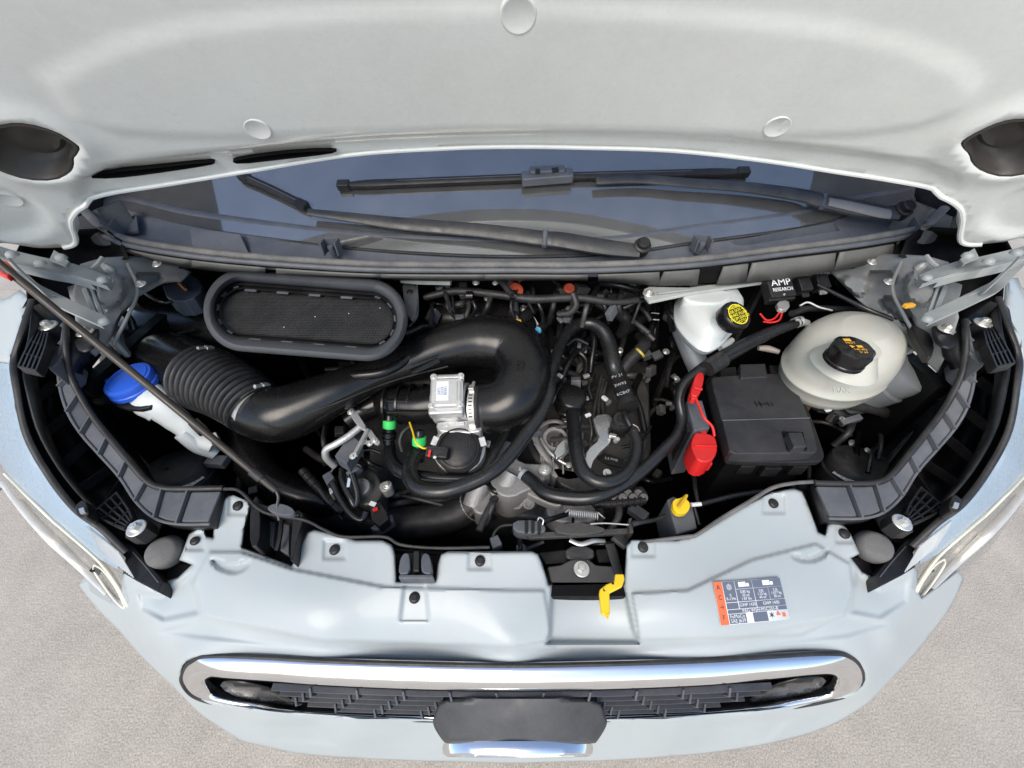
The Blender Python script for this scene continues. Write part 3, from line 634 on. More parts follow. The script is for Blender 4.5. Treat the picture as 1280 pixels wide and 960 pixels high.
# ================================================================ windshield, cowl, wipers
GZ0, GY0, GS = 1.36, .885, .62
def G(px, py, off=0.):            # point on the windshield plane
    r = ray(px, py); t = (GZ0 - CAM.z + off - GS * GY0) / (r.z - GS * r.y); return CAM + r * t
def GB(px): # base line of the glass
    return None
base = [(150, 240), (165, 244), (240, 263), (344, 278), (440, 289), (540, 296), (640, 299), (764, 296), (860, 283), (1005, 263), (1060, 247), (1122, 237), (1140, 232)]
bw = [G(*p) for p in cr(base, 4)]
ws = thing('windshield', G(640, 298), 'raked windshield glass seen under the raised hood, behind the wipers', 'windshield')
topw = [Vector((v.x * .86, v.y + .80, v.z + .80 * GS)) for v in bw]
n = len(bw)
for i, v in enumerate(bw): bw[i] = v + Vector((0, -.035, -.035 * GS))
mk('glass', face_cam(bw + topw, [[i, i + 1, n + i + 1, n + i] for i in range(n - 1)]), WGLASS, ws)
mk('glass_inner_face', face_cam([v - Vector((0, 0, .006)) for v in bw + topw], [[i, i + 1, n + i + 1, n + i] for i in range(n - 1)]), WGLASS, ws)
fr0 = [v + Vector((0, .0, -.008)) for v in bw]; fr1 = [v + Vector((-v.x * .02, .085, .085 * GS - .008)) for v in bw]
mk('black_border', face_cam(fr0 + fr1, [[i, i + 1, n + i + 1, n + i] for i in range(n - 1)]), BLACK, ws)
# dashboard under the glass
dsh = [Vector((x * .9, GY0 + y, GZ0 - .03 + z)) for y, z in ((-.03, -.03), (.10, .0), (.35, -.01), (.6, -.06), (.62, -.25)) for x in np.linspace(-.95, .95, 9)]
dash = mk('dashboard', face_cam(dsh, [[r_ * 9 + i, r_ * 9 + i + 1, (r_ + 1) * 9 + i + 1, (r_ + 1) * 9 + i] for r_ in range(4) for i in range(8)]), BLACK)
cab = mk('cabin_wall', box((0, 1.75, 1.35), (2.0, .04, 1.5)), BLACK); tag(cab, 'dark cabin interior seen through the windshield', 'cabin wall')
mk('cabin_floor', box((0, 1.44, 1.02), (2.0, .80, .03)), BLACK, ws)
mk('firewall_top', box((0, 1.02, 1.18), (2.0, .03, .34)), BLACK, ws)
for sx in (-1, 1): mk('pillar_wall', box((sx * 1.0, 1.32, 1.4), (.03, .9, .8)), BLACK, ws)
tag(dash, 'black dashboard top behind the windshield glass', 'dashboard')

RIM = [(128, 286, 1.395), (131, 286, 1.395), (155, 297, 1.385), (220, 309, 1.375), (309, 319, 1.362), (440, 328, 1.348), (540, 330, 1.342), (640, 330, 1.34), (740, 330, 1.342), (860, 324, 1.348), (977, 310, 1.36), (1080, 297, 1.375), (1160, 282, 1.392), (1178, 270, 1.40), (1190, 254, 1.41)]
cw = thing('windshield_cowl', P(640, 330, 1.26), 'dark grey plastic cowl panel with rubber seal along the foot of the windshield', 'cowl')
rim = cr(RIM, 5)
rimw = [P(*p) for p in rim]
glw = [G(p[0], p[1]) for p in cr([(118, 262), (150, 245), (240, 264), (344, 279), (440, 290), (540, 297), (640, 300), (764, 297), (860, 284), (1005, 264), (1060, 248), (1122, 238), (1160, 232), (1180, 238)], 5)]
def resamp(L, n):
    d = [0]
    for a, b in zip(L[:-1], L[1:]): d.append(d[-1] + (b - a).length)
    out = []; j = 0
    for i in range(n):
        t = d[-1] * i / (n - 1)
        while j < len(d) - 2 and d[j + 1] < t: j += 1
        k = (t - d[j]) / max(1e-9, d[j + 1] - d[j]); out.append(L[j].lerp(L[j + 1], k))
    return out
NN = 90; A_ = resamp(rimw, NN); B_ = resamp(glw, NN)
Vc, Fc = [], []; prof = [(0, -.012), (.04, -.030), (.12, -.036), (.35, -.034), (.6, -.028), (.8, -.016), (.93, -.004), (1, .004)]
for t, dz in prof:
    for a, b in zip(A_, B_):
        v = a.lerp(b, t); Vc.append(v + Vector((0, 0, dz)))
Fc = [[r_ * NN + i, r_ * NN + i + 1, (r_ + 1) * NN + i + 1, (r_ + 1) * NN + i] for r_ in range(len(prof) - 1) for i in range(NN - 1)]
mk('trough', face_cam(Vc, Fc), COWLM, cw, solid=.004, sharp=50)
mk('rim_seal', tube([v + Vector((0, 0, -.002)) for v in A_], .0075, seg=12, smooth=False), SEAL, cw)
mk('rim_ledge', tube([v + Vector((0, -.011, -.010)) for v in A_], .006, seg=10, smooth=False), GREYP, cw)
# front face below the rim with divided pockets
LOW = [(150, 312), (200, 330), (300, 343), (440, 350), (540, 352), (640, 352), (740, 352), (800, 357), (860, 358), (960, 352), (1040, 341), (1110, 326), (1160, 306)]
def topx(v): d = v - CAM; k = d.y * SA - d.z * CA; return (640 + FP * d.x / k, 480 - FP * (d.y * CA + d.z * SA) / k)
lowc = cr([a + (b,) for a, b in zip([(100, 290)] + LOW + [(1200, 280)], [1.37, 1.345, 1.325, 1.30, 1.285, 1.28, 1.28, 1.28, 1.275, 1.278, 1.285, 1.30, 1.32, 1.345, 1.37])], 5)
lx = [p[0] for p in lowc]
lw_ = [P(topx(v)[0], float(np.interp(topx(v)[0], lx, [p[1] for p in lowc])), float(np.interp(topx(v)[0], lx, [p[2] for p in lowc]))) for v in A_]
mk('front_face', face_cam([v + Vector((0, -.012, -.014)) for v in A_] + [v + Vector((0, .012, 0)) for v in lw_], [[i, i + 1, NN + i + 1, NN + i] for i in range(NN - 1)]), DARK, cw, solid=.004)
def pocket(i0, i1, wedge):
    n = i1 - i0; q = []
    top = [A_[i] + Vector((0, -.018, -.022)) for i in range(i0, i1)]; bot = [lw_[min(NN - 1, i + (wedge if 0 else 0))] + Vector((0, .004, .002)) for i in range(i0, i1)]
    if wedge: top = [A_[min(NN - 1, i0 + wedge * 1 + int((i - i0) * (1 - wedge / n)))] + Vector((0, -.018, -.022)) for i in range(i0, i1)]
    m = len(top)
    return face_cam(top + bot, [[k, k + 1, m + k + 1, m + k] for k in range(m - 1)])
apx = [topx(v)[0] for v in A_]; FACEM = mat('cowl face plastic', (.115, .115, .11), .5, bump=.12, bs=800, dust=.3, dcol=(.22, .21, .19))
for a, b, wd in ((150, 236, 0), (239, 330, 0), (333, 468, 0), (471, 600, 0), (603, 733, 0), (736, 816, 0), (822, 868, 1), (888, 928, 1), (932, 1036, 1), (1040, 1118, 1), (1122, 1165, 1)):
    i0 = next(i for i, x in enumerate(apx) if x >= a); i1 = next((i for i, x in enumerate(apx) if x >= b), NN - 1)
    if i1 - i0 < 2: i1 = i0 + 2
    tp = [A_[i] + Vector((0, -.018, -.020)) for i in range(i0, i1 + 1)]; bt = [lw_[i] + Vector((-.006 * wd, .002, .001)) for i in range(i0, i1 + 1)]
    if wd: tp[0] = tp[0].lerp(tp[1], .45)
    m = len(tp); mk('face_panel', face_cam(tp + bt, [[k, k + 1, m + k + 1, m + k] for k in range(m - 1)]), FACEM, cw, solid=.004)
# upright tabs on the rim, embossed pad, end brackets
for px, py in ((414, 318), (877, 314)):
    c = P(px, py, 1.352)
    mk('rim_tab', join(box(c + Vector((-.016, .012, .012)), (.004, .03, .03)), box(c + Vector((.016, .012, .012)), (.004, .03, .03)), box(c + Vector((0, .024, .012)), (.034, .004, .034))), COWLM, cw, bevel=.0015)
    mk('tab_stud', lathe([(.0001, .016), (.006, .016), (.007, .013), (.007, -.01)], c + Vector((0, .012, .0)), (0, -.3, 1), seg=18), COWLM, cw)
def CZ(px, py):   # height of the trough, good enough for laying things on it
    best = min(Vc, key=lambda v: abs(v.x / dep(v) * FP + 640 - px) + abs(480 - FP * ((v - CAM).y * CA + (v - CAM).z * SA) / dep(v) - py)); return best.z
for q in ([(236, 284), (300, 292), (312, 318), (240, 308)], [(150, 275), (170, 268), (172, 288), (154, 292)], [(890, 305), (1045, 276), (1052, 292), (900, 314)]):
    zz = [CZ(*p) + .004 for p in q]; T = [P(p[0], p[1], z_) for p, z_ in zip(q, zz)]
    B = [v - Vector((0, 0, .006)) for v in T]
    mk('embossed_pad', face_cam(T + B, [[0, 1, 2, 3]] + [[i, 4 + i, 4 + (i + 1) % 4, (i + 1) % 4] for i in range(4)]), COWLM, cw, bevel=.002)
for s in (0, 1):
    c = P(*side(s, [(166, 274)])[0], CZ(*side(s, [(166, 274)])[0]) + .006)
    mk('push_pin', lathe([(.0001, .006), (.006, .005), (.009, .001), (.009, -.004)], c, (0, 0, 1), seg=20), COWLM, cw)
    e = side(s, [(92, 272, 1.42), (118, 262, 1.43), (150, 248, 1.44), (150, 262, 1.41), (135, 284, 1.40), (118, 292, 1.39), (100, 290, 1.39)])
    mk('end_cap', prism(e, 1.4, 1.36), GREYP, cw, bevel=.004)
    mk('end_bracket', tpx(side(s, [(104, 262, 1.435), (120, 278, 1.42), (131, 288, 1.402)]), 5, seg=10, flat=.6), SEAL, cw)
    for k in range(3):
        a = side(s, [(132 + k * 14, 296 + k * 3, 1.37), (146 + k * 14, 318 + k * 3, 1.30)])
        mk('end_rib', bar(P(*a[0]), P(*a[1]), .004, .02), BLACK, cw)

WIPM = mat('wiper arm coating', (.022, .024, .028), .42, bump=.1, dust=.15)
def wiper(label, arm, blade, widths, piv, knuckle):
    t = thing('wiper', G(*piv), label, 'wiper', 'windshield wipers')
    o_ = lambda p, h: G(p[0], p[1], h)
    W = [o_(p, .030 if i < 3 else .026) for i, p in enumerate(arm)]
    mk('arm', tube(W, [w_ * .8 * dep(v) / FP for w_, v in zip(widths, W)], seg=10, flat=.45, up=(0, -.5, .85)), WIPM, t, sharp=30)
    c = o_(piv, .018)
    mk('pivot_nut', lathe([(.0001, .034), (.011, .034), (.0135, .031), (.0135, .022), (.019, .020), (.019, 0)], c, (0, -.5, .86), seg=28), BLACK, t)
    k0, k1 = o_(knuckle[0], .034), o_(knuckle[1], .034)
    mk('hinge_pin', tube([k0, (k0 + k1) / 2, k1], .006, seg=12), COWLM, t)
    b = [o_(p, .012) for p in blade]
    bl = mk('blade', tube([v for v in resamp(b, 16)], [.005] + [.0115] * 14 + [.006], seg=10, flat=.8, up=(0, -.3, 1)), BLACK, t)
    mk('rubber_edge', tube([v + Vector((0, -.004, -.006)) for v in resamp(b, 8)], .0022, seg=6), RUB, t)
    mk('chrome_line', tube([v + Vector((0, -.004, .0065)) for v in resamp(b, 8)][1:-1], .0016, seg=6), GREYP, t)
    for i in (0, -1):
        d = (b[1] - b[0]).normalized() * (.03 if i == 0 else -.03)
        mk('end_cap', bar(b[i], b[i] + d, .022, .018, (0, -.4, 1)), BLACK, t, bevel=.003)
    return t, b
t, b = wiper('long wiper with its arm crossing the upper windshield, elbow at its right pivot coloured with a pale highlight', [(1122, 268), (1080, 262), (1030, 252), (1000, 244), (930, 234), (862, 229), (800, 224), (745, 226)], [(422, 232), (670, 222), (936, 215)], [11, 15, 14, 12, 10, 9, 8, 7], (1121, 268), ((1031, 244), (1027, 260)))
mk('connector', join(bar(G(652, 224, .022), G(716, 219, .022), .030, .022, (0, -.4, 1)), bar(G(662, 216, .03), G(706, 214, .03), .022, .02, (0, -.4, 1))), COWLM, t, bevel=.004)
mk('connector_hole', bar(G(669, 214, .042), G(675, 214, .042), .012, .004, (0, -.4, 1)), BLACK, t)
mk('connector_hole', bar(G(690, 213, .042), G(698, 212, .042), .012, .004, (0, -.4, 1)), BLACK, t)
mk('elbow_plate', tube([G(p[0], p[1], .038) for p in ((1035, 252), (1060, 257), (1095, 265), (1112, 268))], [.011, .013, .014, .013], seg=12, flat=.4, up=(0, -.5, .85)), mat('arm coating with highlight', (.16, .16, .165), .4, bump=.1, dust=.3), t)  # light-grey highlight on the arm elbow put into the coating colour
t, b = wiper('wiper parked low across the cowl, its arm rising left from the centre pivot', [(799, 314), (755, 309), (700, 300), (680, 298), (600, 288), (505, 280), (440, 272), (385, 265)], [(300, 219), (340, 237), (384, 259)], [12, 14, 14, 13, 12, 11, 8.5, 6], (800, 313), ((682, 288), (680, 308)))

# ================================================================ hood
def HY(x, z): return .94 - .7 * (z - 1.52) - .31 * x * x
def hoodhit(px, py):
    r = ray(px, py); a = .31 * r.x ** 2; b = r.y + .7 * r.z; c = .7 * (1.75 - 1.52) - .94
    t = -c / b if abs(a) < 1e-9 else (-b + math.sqrt(max(0, b * b - 4 * a * c))) / (2 * a)
    return CAM + r * t
def hxz(pts): return [(lambda v: (v.x * 100, v.z * 100))(hoodhit(*p)) for p in pts]
EDGE = [(-70, 330), (-20, 318), (0, 304), (52, 310), (93, 305), (90, 282), (91, 271), (103, 259), (137, 248), (206, 237), (309, 220), (440, 199), (560, 191), (640, 189), (720, 190), (840, 194), (950, 206), (1046, 221), (1110, 231), (1166, 242), (1196, 256), (1203, 272), (1203, 303), (1249, 303), (1280, 298), (1310, 310), (1360, 325)]
e = hxz(cr(EDGE, 7))
HO = e + [(96, 185), (90, 215), (80, 235), (50, 242), (0, 244), (-50, 242), (-80, 235), (-90, 215), (-96, 185)]
HOLE_L = [(7, 148), (34, 148), (69, 158), (92, 172), (101, 180), (96, 190), (92, 193), (93, 203), (88, 212), (69, 222), (34, 221), (0, 210), (-30, 195), (-30, 158)]
HOLE_R = [(1282 - a + (1240 - 1237), b - 3) for a, b in HOLE_L]
HOLE_R = [(1200, 173), (1212, 164), (1240, 150), (1262, 143), (1290, 142), (1320, 155), (1320, 195), (1290, 212), (1255, 218), (1228, 211), (1214, 200), (1211, 188), (1203, 181)]
SLOT1 = [(106, 225), (137, 218), (200, 212), (262, 205), (270, 207), (250, 211), (190, 220), (140, 226)]
SLOT2 = [(288, 204), (330, 197), (378, 192), (423, 191), (412, 195), (350, 202), (298, 208)]
holes = [hxz(chaikin(h_, 1)) for h_ in (HOLE_L, HOLE_R, SLOT1, SLOT2)]
hood = thing('hood', Vector((0, .9, 1.5)), 'underside of the raised pale hood with stamped recesses and two black rubber boots', 'hood')
MAINP = hxz(chaikin([(-120, 60), (60, 96), (110, 70), (180, 38), (400, 14), (640, 6), (860, 16), (1100, 40), (1180, 75), (1232, 95), (1400, 60), (1400, 140), (1235, 130), (1180, 160), (1040, 176), (860, 168), (640, 162), (420, 170), (240, 178), (115, 170), (40, 132), (-120, 140)], 1))
PAN = hxz(chaikin([(60, 100), (58, 98), (180, 38), (400, 14), (640, 6), (860, 16), (1100, 40), (1232, 95), (1190, 150), (1040, 172), (860, 164), (640, 160), (420, 166), (240, 172), (105, 160)], 1))
LIP = hxz(chaikin([(106, 214), (240, 196), (420, 177), (640, 168), (860, 172), (1046, 190), (1190, 212), (1190, 250), (1046, 234), (860, 210), (640, 206), (440, 214), (240, 240), (100, 268)], 1))
CORN = [hxz(chaikin(c_, 1)) for c_ in ([(-30, 235), (10, 238), (55, 262), (60, 290), (20, 300), (-30, 296)], [(1310, 232), (1270, 240), (1235, 265), (1230, 285), (1262, 296), (1310, 290)])]
def ell(cx, cy, a, b): return hxz([(cx + a * math.cos(t), cy + b * math.sin(t)) for t in np.linspace(0, 2 * math.pi, 20)[:-1]])
EL = [ell(648, 17, 18, 17), ell(322, 160, 15, 8), ell(972, 157, 15, 8), ell(10, 255, 12, 9)]
def hood_off(q):
    d = emb(q, PAN, 1.6, -.0035) + emb(q, LIP, 1.3, .012)
    for c_ in CORN: d += emb(q, c_, 1.6, .010)
    for i, c_ in enumerate(EL): d += emb(q, c_, .8, .003) - emb(q, [tuple(np.array(c_).mean(0) + (np.array(p) - np.array(c_).mean(0)) * .82) for p in c_], .8, .003)
    ed = dpoly(q, e, closed=False)
    for hh in holes[:2]: d += -.008 * np.exp(-(dpoly(q, hh) / 2.0) ** 2)
    return d
q, F = tri(HO, holes, 1.0); off = hood_off(q)
nrm = Vector((0, .82, .57))
V = []
for (x, z), o_ in zip(q, off):
    v = Vector((x / 100, HY(x / 100, z / 100), z / 100)) + Vector((.31 * 2 * x / 100 * .6, .82, .57)) * float(o_); V.append(v)
mk('inner_panel', face_cam(V, F), PAINT_LIT, hood, solid=.003, sharp=70)
for cx_, cy_, r_ in ((648, 17, .027), (322, 160, .022), (972, 157, .022), (12, 256, .017)):
    c = hoodhit(cx_, cy_); nn_ = Vector((.31 * 2 * c.x * .6, .82, .57)).normalized(); c = c + nn_ * float(hood_off(np.array([[c.x * 100, c.z * 100]]))[0])
    mk('plug', lathe([(.0001, .0002), (r_ * .8, .0002), (r_ * .87, .0011), (r_ * .95, .0011), (r_, -.0002), (r_ * 1.02, -.003)], c, -nn_, seg=36), PAINT_LIT, hood, sharp=70)
# outer skin some centimetres above the inner panel
q2, F2 = tri(e[::3] + HO[len(e):], [], 7)
V2 = [Vector((x / 100, HY(x / 100, z / 100), z / 100)) + nrm * (.035 + .01 * math.cos(x / 60)) for x, z in q2]
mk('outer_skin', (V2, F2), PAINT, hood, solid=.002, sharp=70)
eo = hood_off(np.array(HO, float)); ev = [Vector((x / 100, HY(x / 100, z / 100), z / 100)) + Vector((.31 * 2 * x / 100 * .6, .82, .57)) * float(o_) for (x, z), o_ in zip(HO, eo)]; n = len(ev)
mk('hem', (ev + [v + nrm * .034 for v in ev], [[i, (i + 1) % n, n + (i + 1) % n, n + i] for i in range(n)]), PAINT_LIT, hood)
mk('rear_flange', tube([v - nrm * .001 for v in ev[25:-33]], .0045, seg=8, smooth=False), PAINT_LIT, hood)
for hh, c_ in ((holes[0], (45, 186)), (holes[1], (1262, 180))):
    c = hoodhit(*c_); H = [Vector((x / 100, HY(x / 100, z / 100), z / 100)) for x, z in hh]; m = len(H)
    cc = sum(H, Vector()) / m
    rings = []
    for k, dd in ((1.0, -.002), (.97, -.008), (.90, -.008), (.86, .0), (.80, .022), (.62, .028), (.45, .022), (.2, .026)): rings += [cc + (v - cc) * k + nrm * dd for v in H]
    nr = 8
    mk('rubber_boot', face_cam(rings, [[r_ * m + i, r_ * m + (i + 1) % m, (r_ + 1) * m + (i + 1) % m, (r_ + 1) * m + i] for r_ in range(nr - 1) for i in range(m)] + [[(nr - 1) * m + i for i in range(m)]]), mat('boot rubber', (.055, .05, .045), .5, bump=.1, bs=300), hood, sharp=50)
for k in range(2):
    hh = holes[2 + k]; H = [Vector((x / 100, HY(x / 100, z / 100), z / 100)) for x, z in hh]; m = len(H)
    mk('slot_shade_cup', face_cam([v + nrm * .004 for v in H] + [v + nrm * .030 for v in H], [[i, (i + 1) % m, m + (i + 1) % m, m + i] for i in range(m)] + [[m + i for i in range(m)]]), DARK, hood)  # added near-black cups, the shade inside the slots put into their colour

# ================================================================ hinges and prop rod
for s in (0, 1):
    hg = thing('hinge_linkage', P(*side(s, [(110, 350)])[0], 1.30), 'bare metal hood hinge arms at the %s rear corner of the bay' % WHICH[s], 'hinge', 'hood hinges')
    def arm(name, pts, wpx, z, th=.005):
        L = side(s, pts); q = [np.array(p[:2], float) for p in L]; up, dn = [], []
        q = [np.array(p) for p in cr([tuple(a) for a in q], 4)]
        for i, p in enumerate(q):
            t = q[min(i + 1, len(q) - 1)] - q[max(i - 1, 0)]; t /= np.linalg.norm(t); nn = np.array([-t[1], t[0]]); wd = wpx[0] + (wpx[1] - wpx[0]) * i / (len(q) - 1)
            up.append(tuple(p + nn * wd)); dn.append(tuple(p - nn * wd))
        zz = [z[0] + (z[1] - z[0]) * i / (len(q) - 1) for i in range(len(q))]
        ol = [u + (a,) for u, a in zip(up, zz)] + [u + (a,) for u, a in reversed(list(zip(dn, zz)))]
        T = [P(*p) for p in ol]; m = len(T); k = len(q)
        B = [v - Vector((0, 0, th)) for v in T]
        Fq = [[i, i + 1, m - 2 - i, m - 1 - i] for i in range(k - 1)]
        VF = face_cam(T + B, Fq + [[m + a for a in reversed(f)] for f in Fq] + [[i, m + i, m + (i + 1) % m, (i + 1) % m] for i in range(m)])
        return mk(name, VF, GALV, hg, bevel=.0015)
    arm('upper_arm', [(-40, 300), (0, 317), (50, 329), (80, 334), (112, 343), (136, 352)], (10, 6), (1.44, 1.36), .012)
    arm('upper_arm_flange', [(-40, 304), (0, 322), (50, 335), (80, 341), (112, 350)], (2, 2), (1.45, 1.372), .02)
    arm('lower_arm', [(0, 318), (18, 336), (40, 358), (62, 370), (100, 388), (131, 402)], (8, 7), (1.43, 1.335), .006)
    arm('lower_arm_flange', [(10, 322), (28, 340), (48, 358), (68, 367), (104, 384)], (1.6, 1.6), (1.442, 1.35), .02)
    arm('link_plate', [(99, 346), (108, 368), (118, 392)], (3.4, 3.4), (1.35, 1.33), .008)
    arm('link_plate', [(109, 348), (117, 368), (126, 392)], (2.2, 2.2), (1.35, 1.33), .008)
    arm('pivot_ear', [(64, 318), (76, 324), (84, 330)], (7, 4), (1.41, 1.40), .006)
    mk('anchor_plate', prism(chaikin(side(s, [(80, 346), (99, 347), (106, 372), (112, 385), (100, 388), (88, 378)]), 1), 1.31, 1.18), GALV, hg, bevel=.003)
    for q_ in ((130, 402, 1.345), (128, 350, 1.372), (76, 322, 1.42), (50, 329, 1.42), (15, 318, 1.44)):
        c = side(s, [q_])[0]
        mk('rivet', lathe([(.0001, .006), (.005, .0055), (.008, .003), (.009, 0), (.009, -.003)], P(*c), (0, 0, 1), seg=18), GALV, hg)
rod0 = P(345, 613, 1.095); rod1 = P(0, 330, 1.45); rod1b = rod0 + (rod1 - rod0) * 1.75
pr = thing('prop_rod', rod0, 'thin dark metal prop rod running diagonally over the blue-capped filler to the hood', 'prop rod')
mk('rod', tube([rod0, rod0.lerp(rod1b, .5), rod1b], .0062, seg=14), mat('brown black rod', (.035, .03, .026), .38, metal=.2, bump=.1, dust=.3, dcol=(.12, .1, .08)), pr)
mk('rod_hook', tpx([(345, 613, 1.095), (348, 622, 1.085), (346, 636, 1.075), (349, 650, 1.06)], 1.8, seg=10), IRON, pr)
mk('rubber_ring', tube([rod0.lerp(rod1, .06), rod0.lerp(rod1, .10)], .009, seg=14), RUB, pr)
# red flash of the strap by the hinge
tag(mk('red_tag', prism([(-6, 322), (8, 326), (17, 336), (8, 346), (-8, 338)], 1.44, 1.43), RED, bevel=.002), 'small red tag on the hinge at the left edge', 'tag')
# ================================================================ engine bay shell
tub = thing('engine_bay_tub', Vector((0, .5, .45)), 'black inner walls and undertray of the engine bay, dark behind the engine', 'engine bay')
FR = [P(*p) - Vector((0, 0, .01)) for p in [(86, 430, 1.25), (100, 493, 1.18), (136, 546, 1.13), (184, 602, 1.08), (237, 615, 1.06), (345, 640, 1.03), (400, 665, 1.02), (480, 684, 1.02), (560, 692, 1.01), (660, 694, 1.0), (700, 722, .98), (775, 722, .98), (790, 690, 1.01), (860, 680, 1.02), (930, 645, 1.03), (990, 620, 1.04), (1040, 612, 1.06), (1110, 600, 1.08), (1160, 545, 1.13), (1200, 490, 1.18), (1214, 430, 1.25)]]
B2 = [Vector((v.x * 1.0, v.y - .005, .48)) for v in FR]; n = len(FR)
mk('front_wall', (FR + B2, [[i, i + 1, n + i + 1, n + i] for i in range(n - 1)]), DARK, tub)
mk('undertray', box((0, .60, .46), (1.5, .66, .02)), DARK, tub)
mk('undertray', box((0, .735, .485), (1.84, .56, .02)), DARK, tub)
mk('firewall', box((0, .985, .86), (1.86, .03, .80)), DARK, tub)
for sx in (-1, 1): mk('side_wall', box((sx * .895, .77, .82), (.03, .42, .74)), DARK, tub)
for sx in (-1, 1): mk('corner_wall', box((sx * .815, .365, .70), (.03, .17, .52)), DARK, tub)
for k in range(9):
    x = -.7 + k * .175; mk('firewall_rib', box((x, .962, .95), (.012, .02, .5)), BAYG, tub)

for s in (0, 1):
    ap = thing('inner_wing', P(*side(s, [(150, 400)])[0], 1.0), 'grey painted sheet metal inner wing beside the %s hood hinge' % WHICH[s], 'inner wing', 'inner wings of the bay')
    if s == 0:
        O = [(100, 330), (128, 322), (200, 318), (240, 340), (226, 352), (196, 356), (172, 372), (152, 396), (138, 425), (120, 446), (108, 436), (96, 410), (90, 370)]
    else:
        O = [(90, 400), (100, 330), (128, 322), (200, 318), (262, 330), (240, 352), (222, 372), (200, 392), (176, 408), (150, 440), (120, 470), (104, 440)]
    az = rbf([tuple(q) for q in side(s, [(90, 370, 1.34), (100, 330, 1.372), (128, 322, 1.372), (200, 318, 1.33), (250, 340, 1.28), (240, 372, 1.25), (180, 402, 1.25), (135, 470, 1.19), (112, 440, 1.25), (130, 390, 1.30), (165, 360, 1.315), (150, 430, 1.23)])])
    fe = [(chaikin(side(s, [(122, 352), (150, 340), (158, 372), (138, 388), (120, 380)]), 1), 5, .015), (chaikin(side(s, [(165, 345), (198, 340), (204, 352), (170, 362)]), 1), 4, -.012), (chaikin(side(s, [(150, 392), (178, 372), (190, 382), (160, 405), (146, 420)]), 1), 5, -.018), (chaikin(side(s, [(200, 350), (232, 345), (236, 366), (208, 376)]), 1), 5, .012)]
    mk('panel', sheet(side(s, O), az, step=4.5, fn=lambda q, fe=fe: sum(emb(q, *f) for f in fe)), APRON, ap, solid=.003, sharp=50)
    mk('panel_seam', tpx(side(s, [(160, 330, 1.352), (172, 362, 1.318), (160, 395, 1.275), (142, 430, 1.24)]), 2, seg=8), APRON, ap)
    for c in ((135, 352, 1.25), (196, 330, 1.225), (176, 355, 1.2)):
        q = side(s, [c])[0]; inst(HEX, ap, P(q[0], q[1], float(az([q])[0]) + .014), (0, -.2, 1), s=.8)
    q = side(s, [(106, 413, 1.262)])[0]
    mk('mount_bracket', prism(chaikin(side(s, [(88, 402), (118, 403), (124, 414), (116, 434), (98, 440), (90, 425)]), 1), 1.28, 1.272), BLACK, ap, bevel=.004)
    bolt(ap, *side(s, [(106, 415, 1.284)])[0], 1.2)
    mk('strut_rib', bar(P(*side(s, [(96, 470, 1.18)])[0]), P(*side(s, [(120, 440, 1.18)])[0]), .01, .02), BLACK, ap)
    mk('strut_rib', bar(P(*side(s, [(92, 455, 1.18)])[0]), P(*side(s, [(118, 480, 1.12)])[0]), .01, .02), BLACK, ap)
    mk('top_stay', tpx(side(s, [(115, 336, 1.37), (122, 330, 1.375), (128, 322, 1.38)]), 2.6, seg=6), GALV, ap)
    mk('top_stud', lathe([(.0001, .01), (.005, .009), (.007, .003), (.009, 0), (.009, -.01)], P(*side(s, [(133, 334, 1.36)])[0]), (0, -.3, 1), seg=14), STEEL, ap)
    pk = side(s, [(30, 300), (70, 290), (130, 286), (150, 300), (160, 322), (130, 330), (132, 345), (128, 372), (112, 405), (92, 425), (84, 425), (80, 400), (50, 378), (36, 384), (34, 350), (20, 320)])
    pz = rbf([tuple(q) for q in side(s, [(30, 300, 1.41), (130, 286, 1.40), (160, 322, 1.36), (115, 345, 1.335), (112, 405, 1.262), (88, 425, 1.262), (80, 400, 1.285), (50, 378, 1.318), (34, 350, 1.36), (80, 320, 1.385)])])
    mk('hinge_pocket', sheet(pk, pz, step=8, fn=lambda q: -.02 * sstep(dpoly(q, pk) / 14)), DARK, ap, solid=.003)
    # headlight rear cover drum deep in the corner
    dr = thing('lamp_cover_drum', P(*side(s, [(212, 580)])[0], .85), 'round black lamp cover drum deep in the %s front corner of the bay' % WHICH[s], 'cover', 'lamp cover drums')
    c = P(*side(s, [(214, 584, 1.0)])[0])
    mk('drum', lathe([(.0001, .004), (.052, .002), (.062, 0), (.066, -.006), (.068, -.03), (.072, -.034), (.072, -.10)], c, (0, .25, 1), seg=40), BAYG, dr)
    mk('drum_lug', lathe([(.0001, .008), (.005, .008), (.006, .0)], c + Vector((0, -.01, 0)), seg=12), BLACK, dr)
    c2 = P(*side(s, [(237, 600, .99)])[0]); sg = 1 if s == 0 else -1
    M3 = Euler((R(-20), R(15 * sg), R(-20 * sg))).to_matrix()
    mk('part_label', box(c2, (.034, .042, .001), M3), LABEL, dr)
    for k in range(3):
        text('print', ('CE 0471', 'H7 55W', '12V DOT')[k], INK, dr, c2 + M3 @ Vector((0, .012 - k * .011, .001)), M3 @ Vector((1, 0, 0)), M3 @ Vector((0, 1, 0)), .008, .00005)
    c3 = P(*side(s, [(187, 536, 1.0)])[0])
    mk('brass_washer', lathe([(.0001, .003), (.003, .003), (.0045, .001), (.009, .001), (.0105, -.001)], c3, (0, -.2, 1), seg=22), mat('brass', (.35, .27, .12), .5, metal=.5), dr)
    for a, b in (((150, 545, 1.04), (215, 620, .95)), ((160, 500, 1.02), (240, 545, .92)), ((190, 520, .96), (150, 572, 1.0))):
        q = side(s, [a, b]); mk('inner_brace', bar(P(*q[0]), P(*q[1]), .012, .03), BAYG, dr)

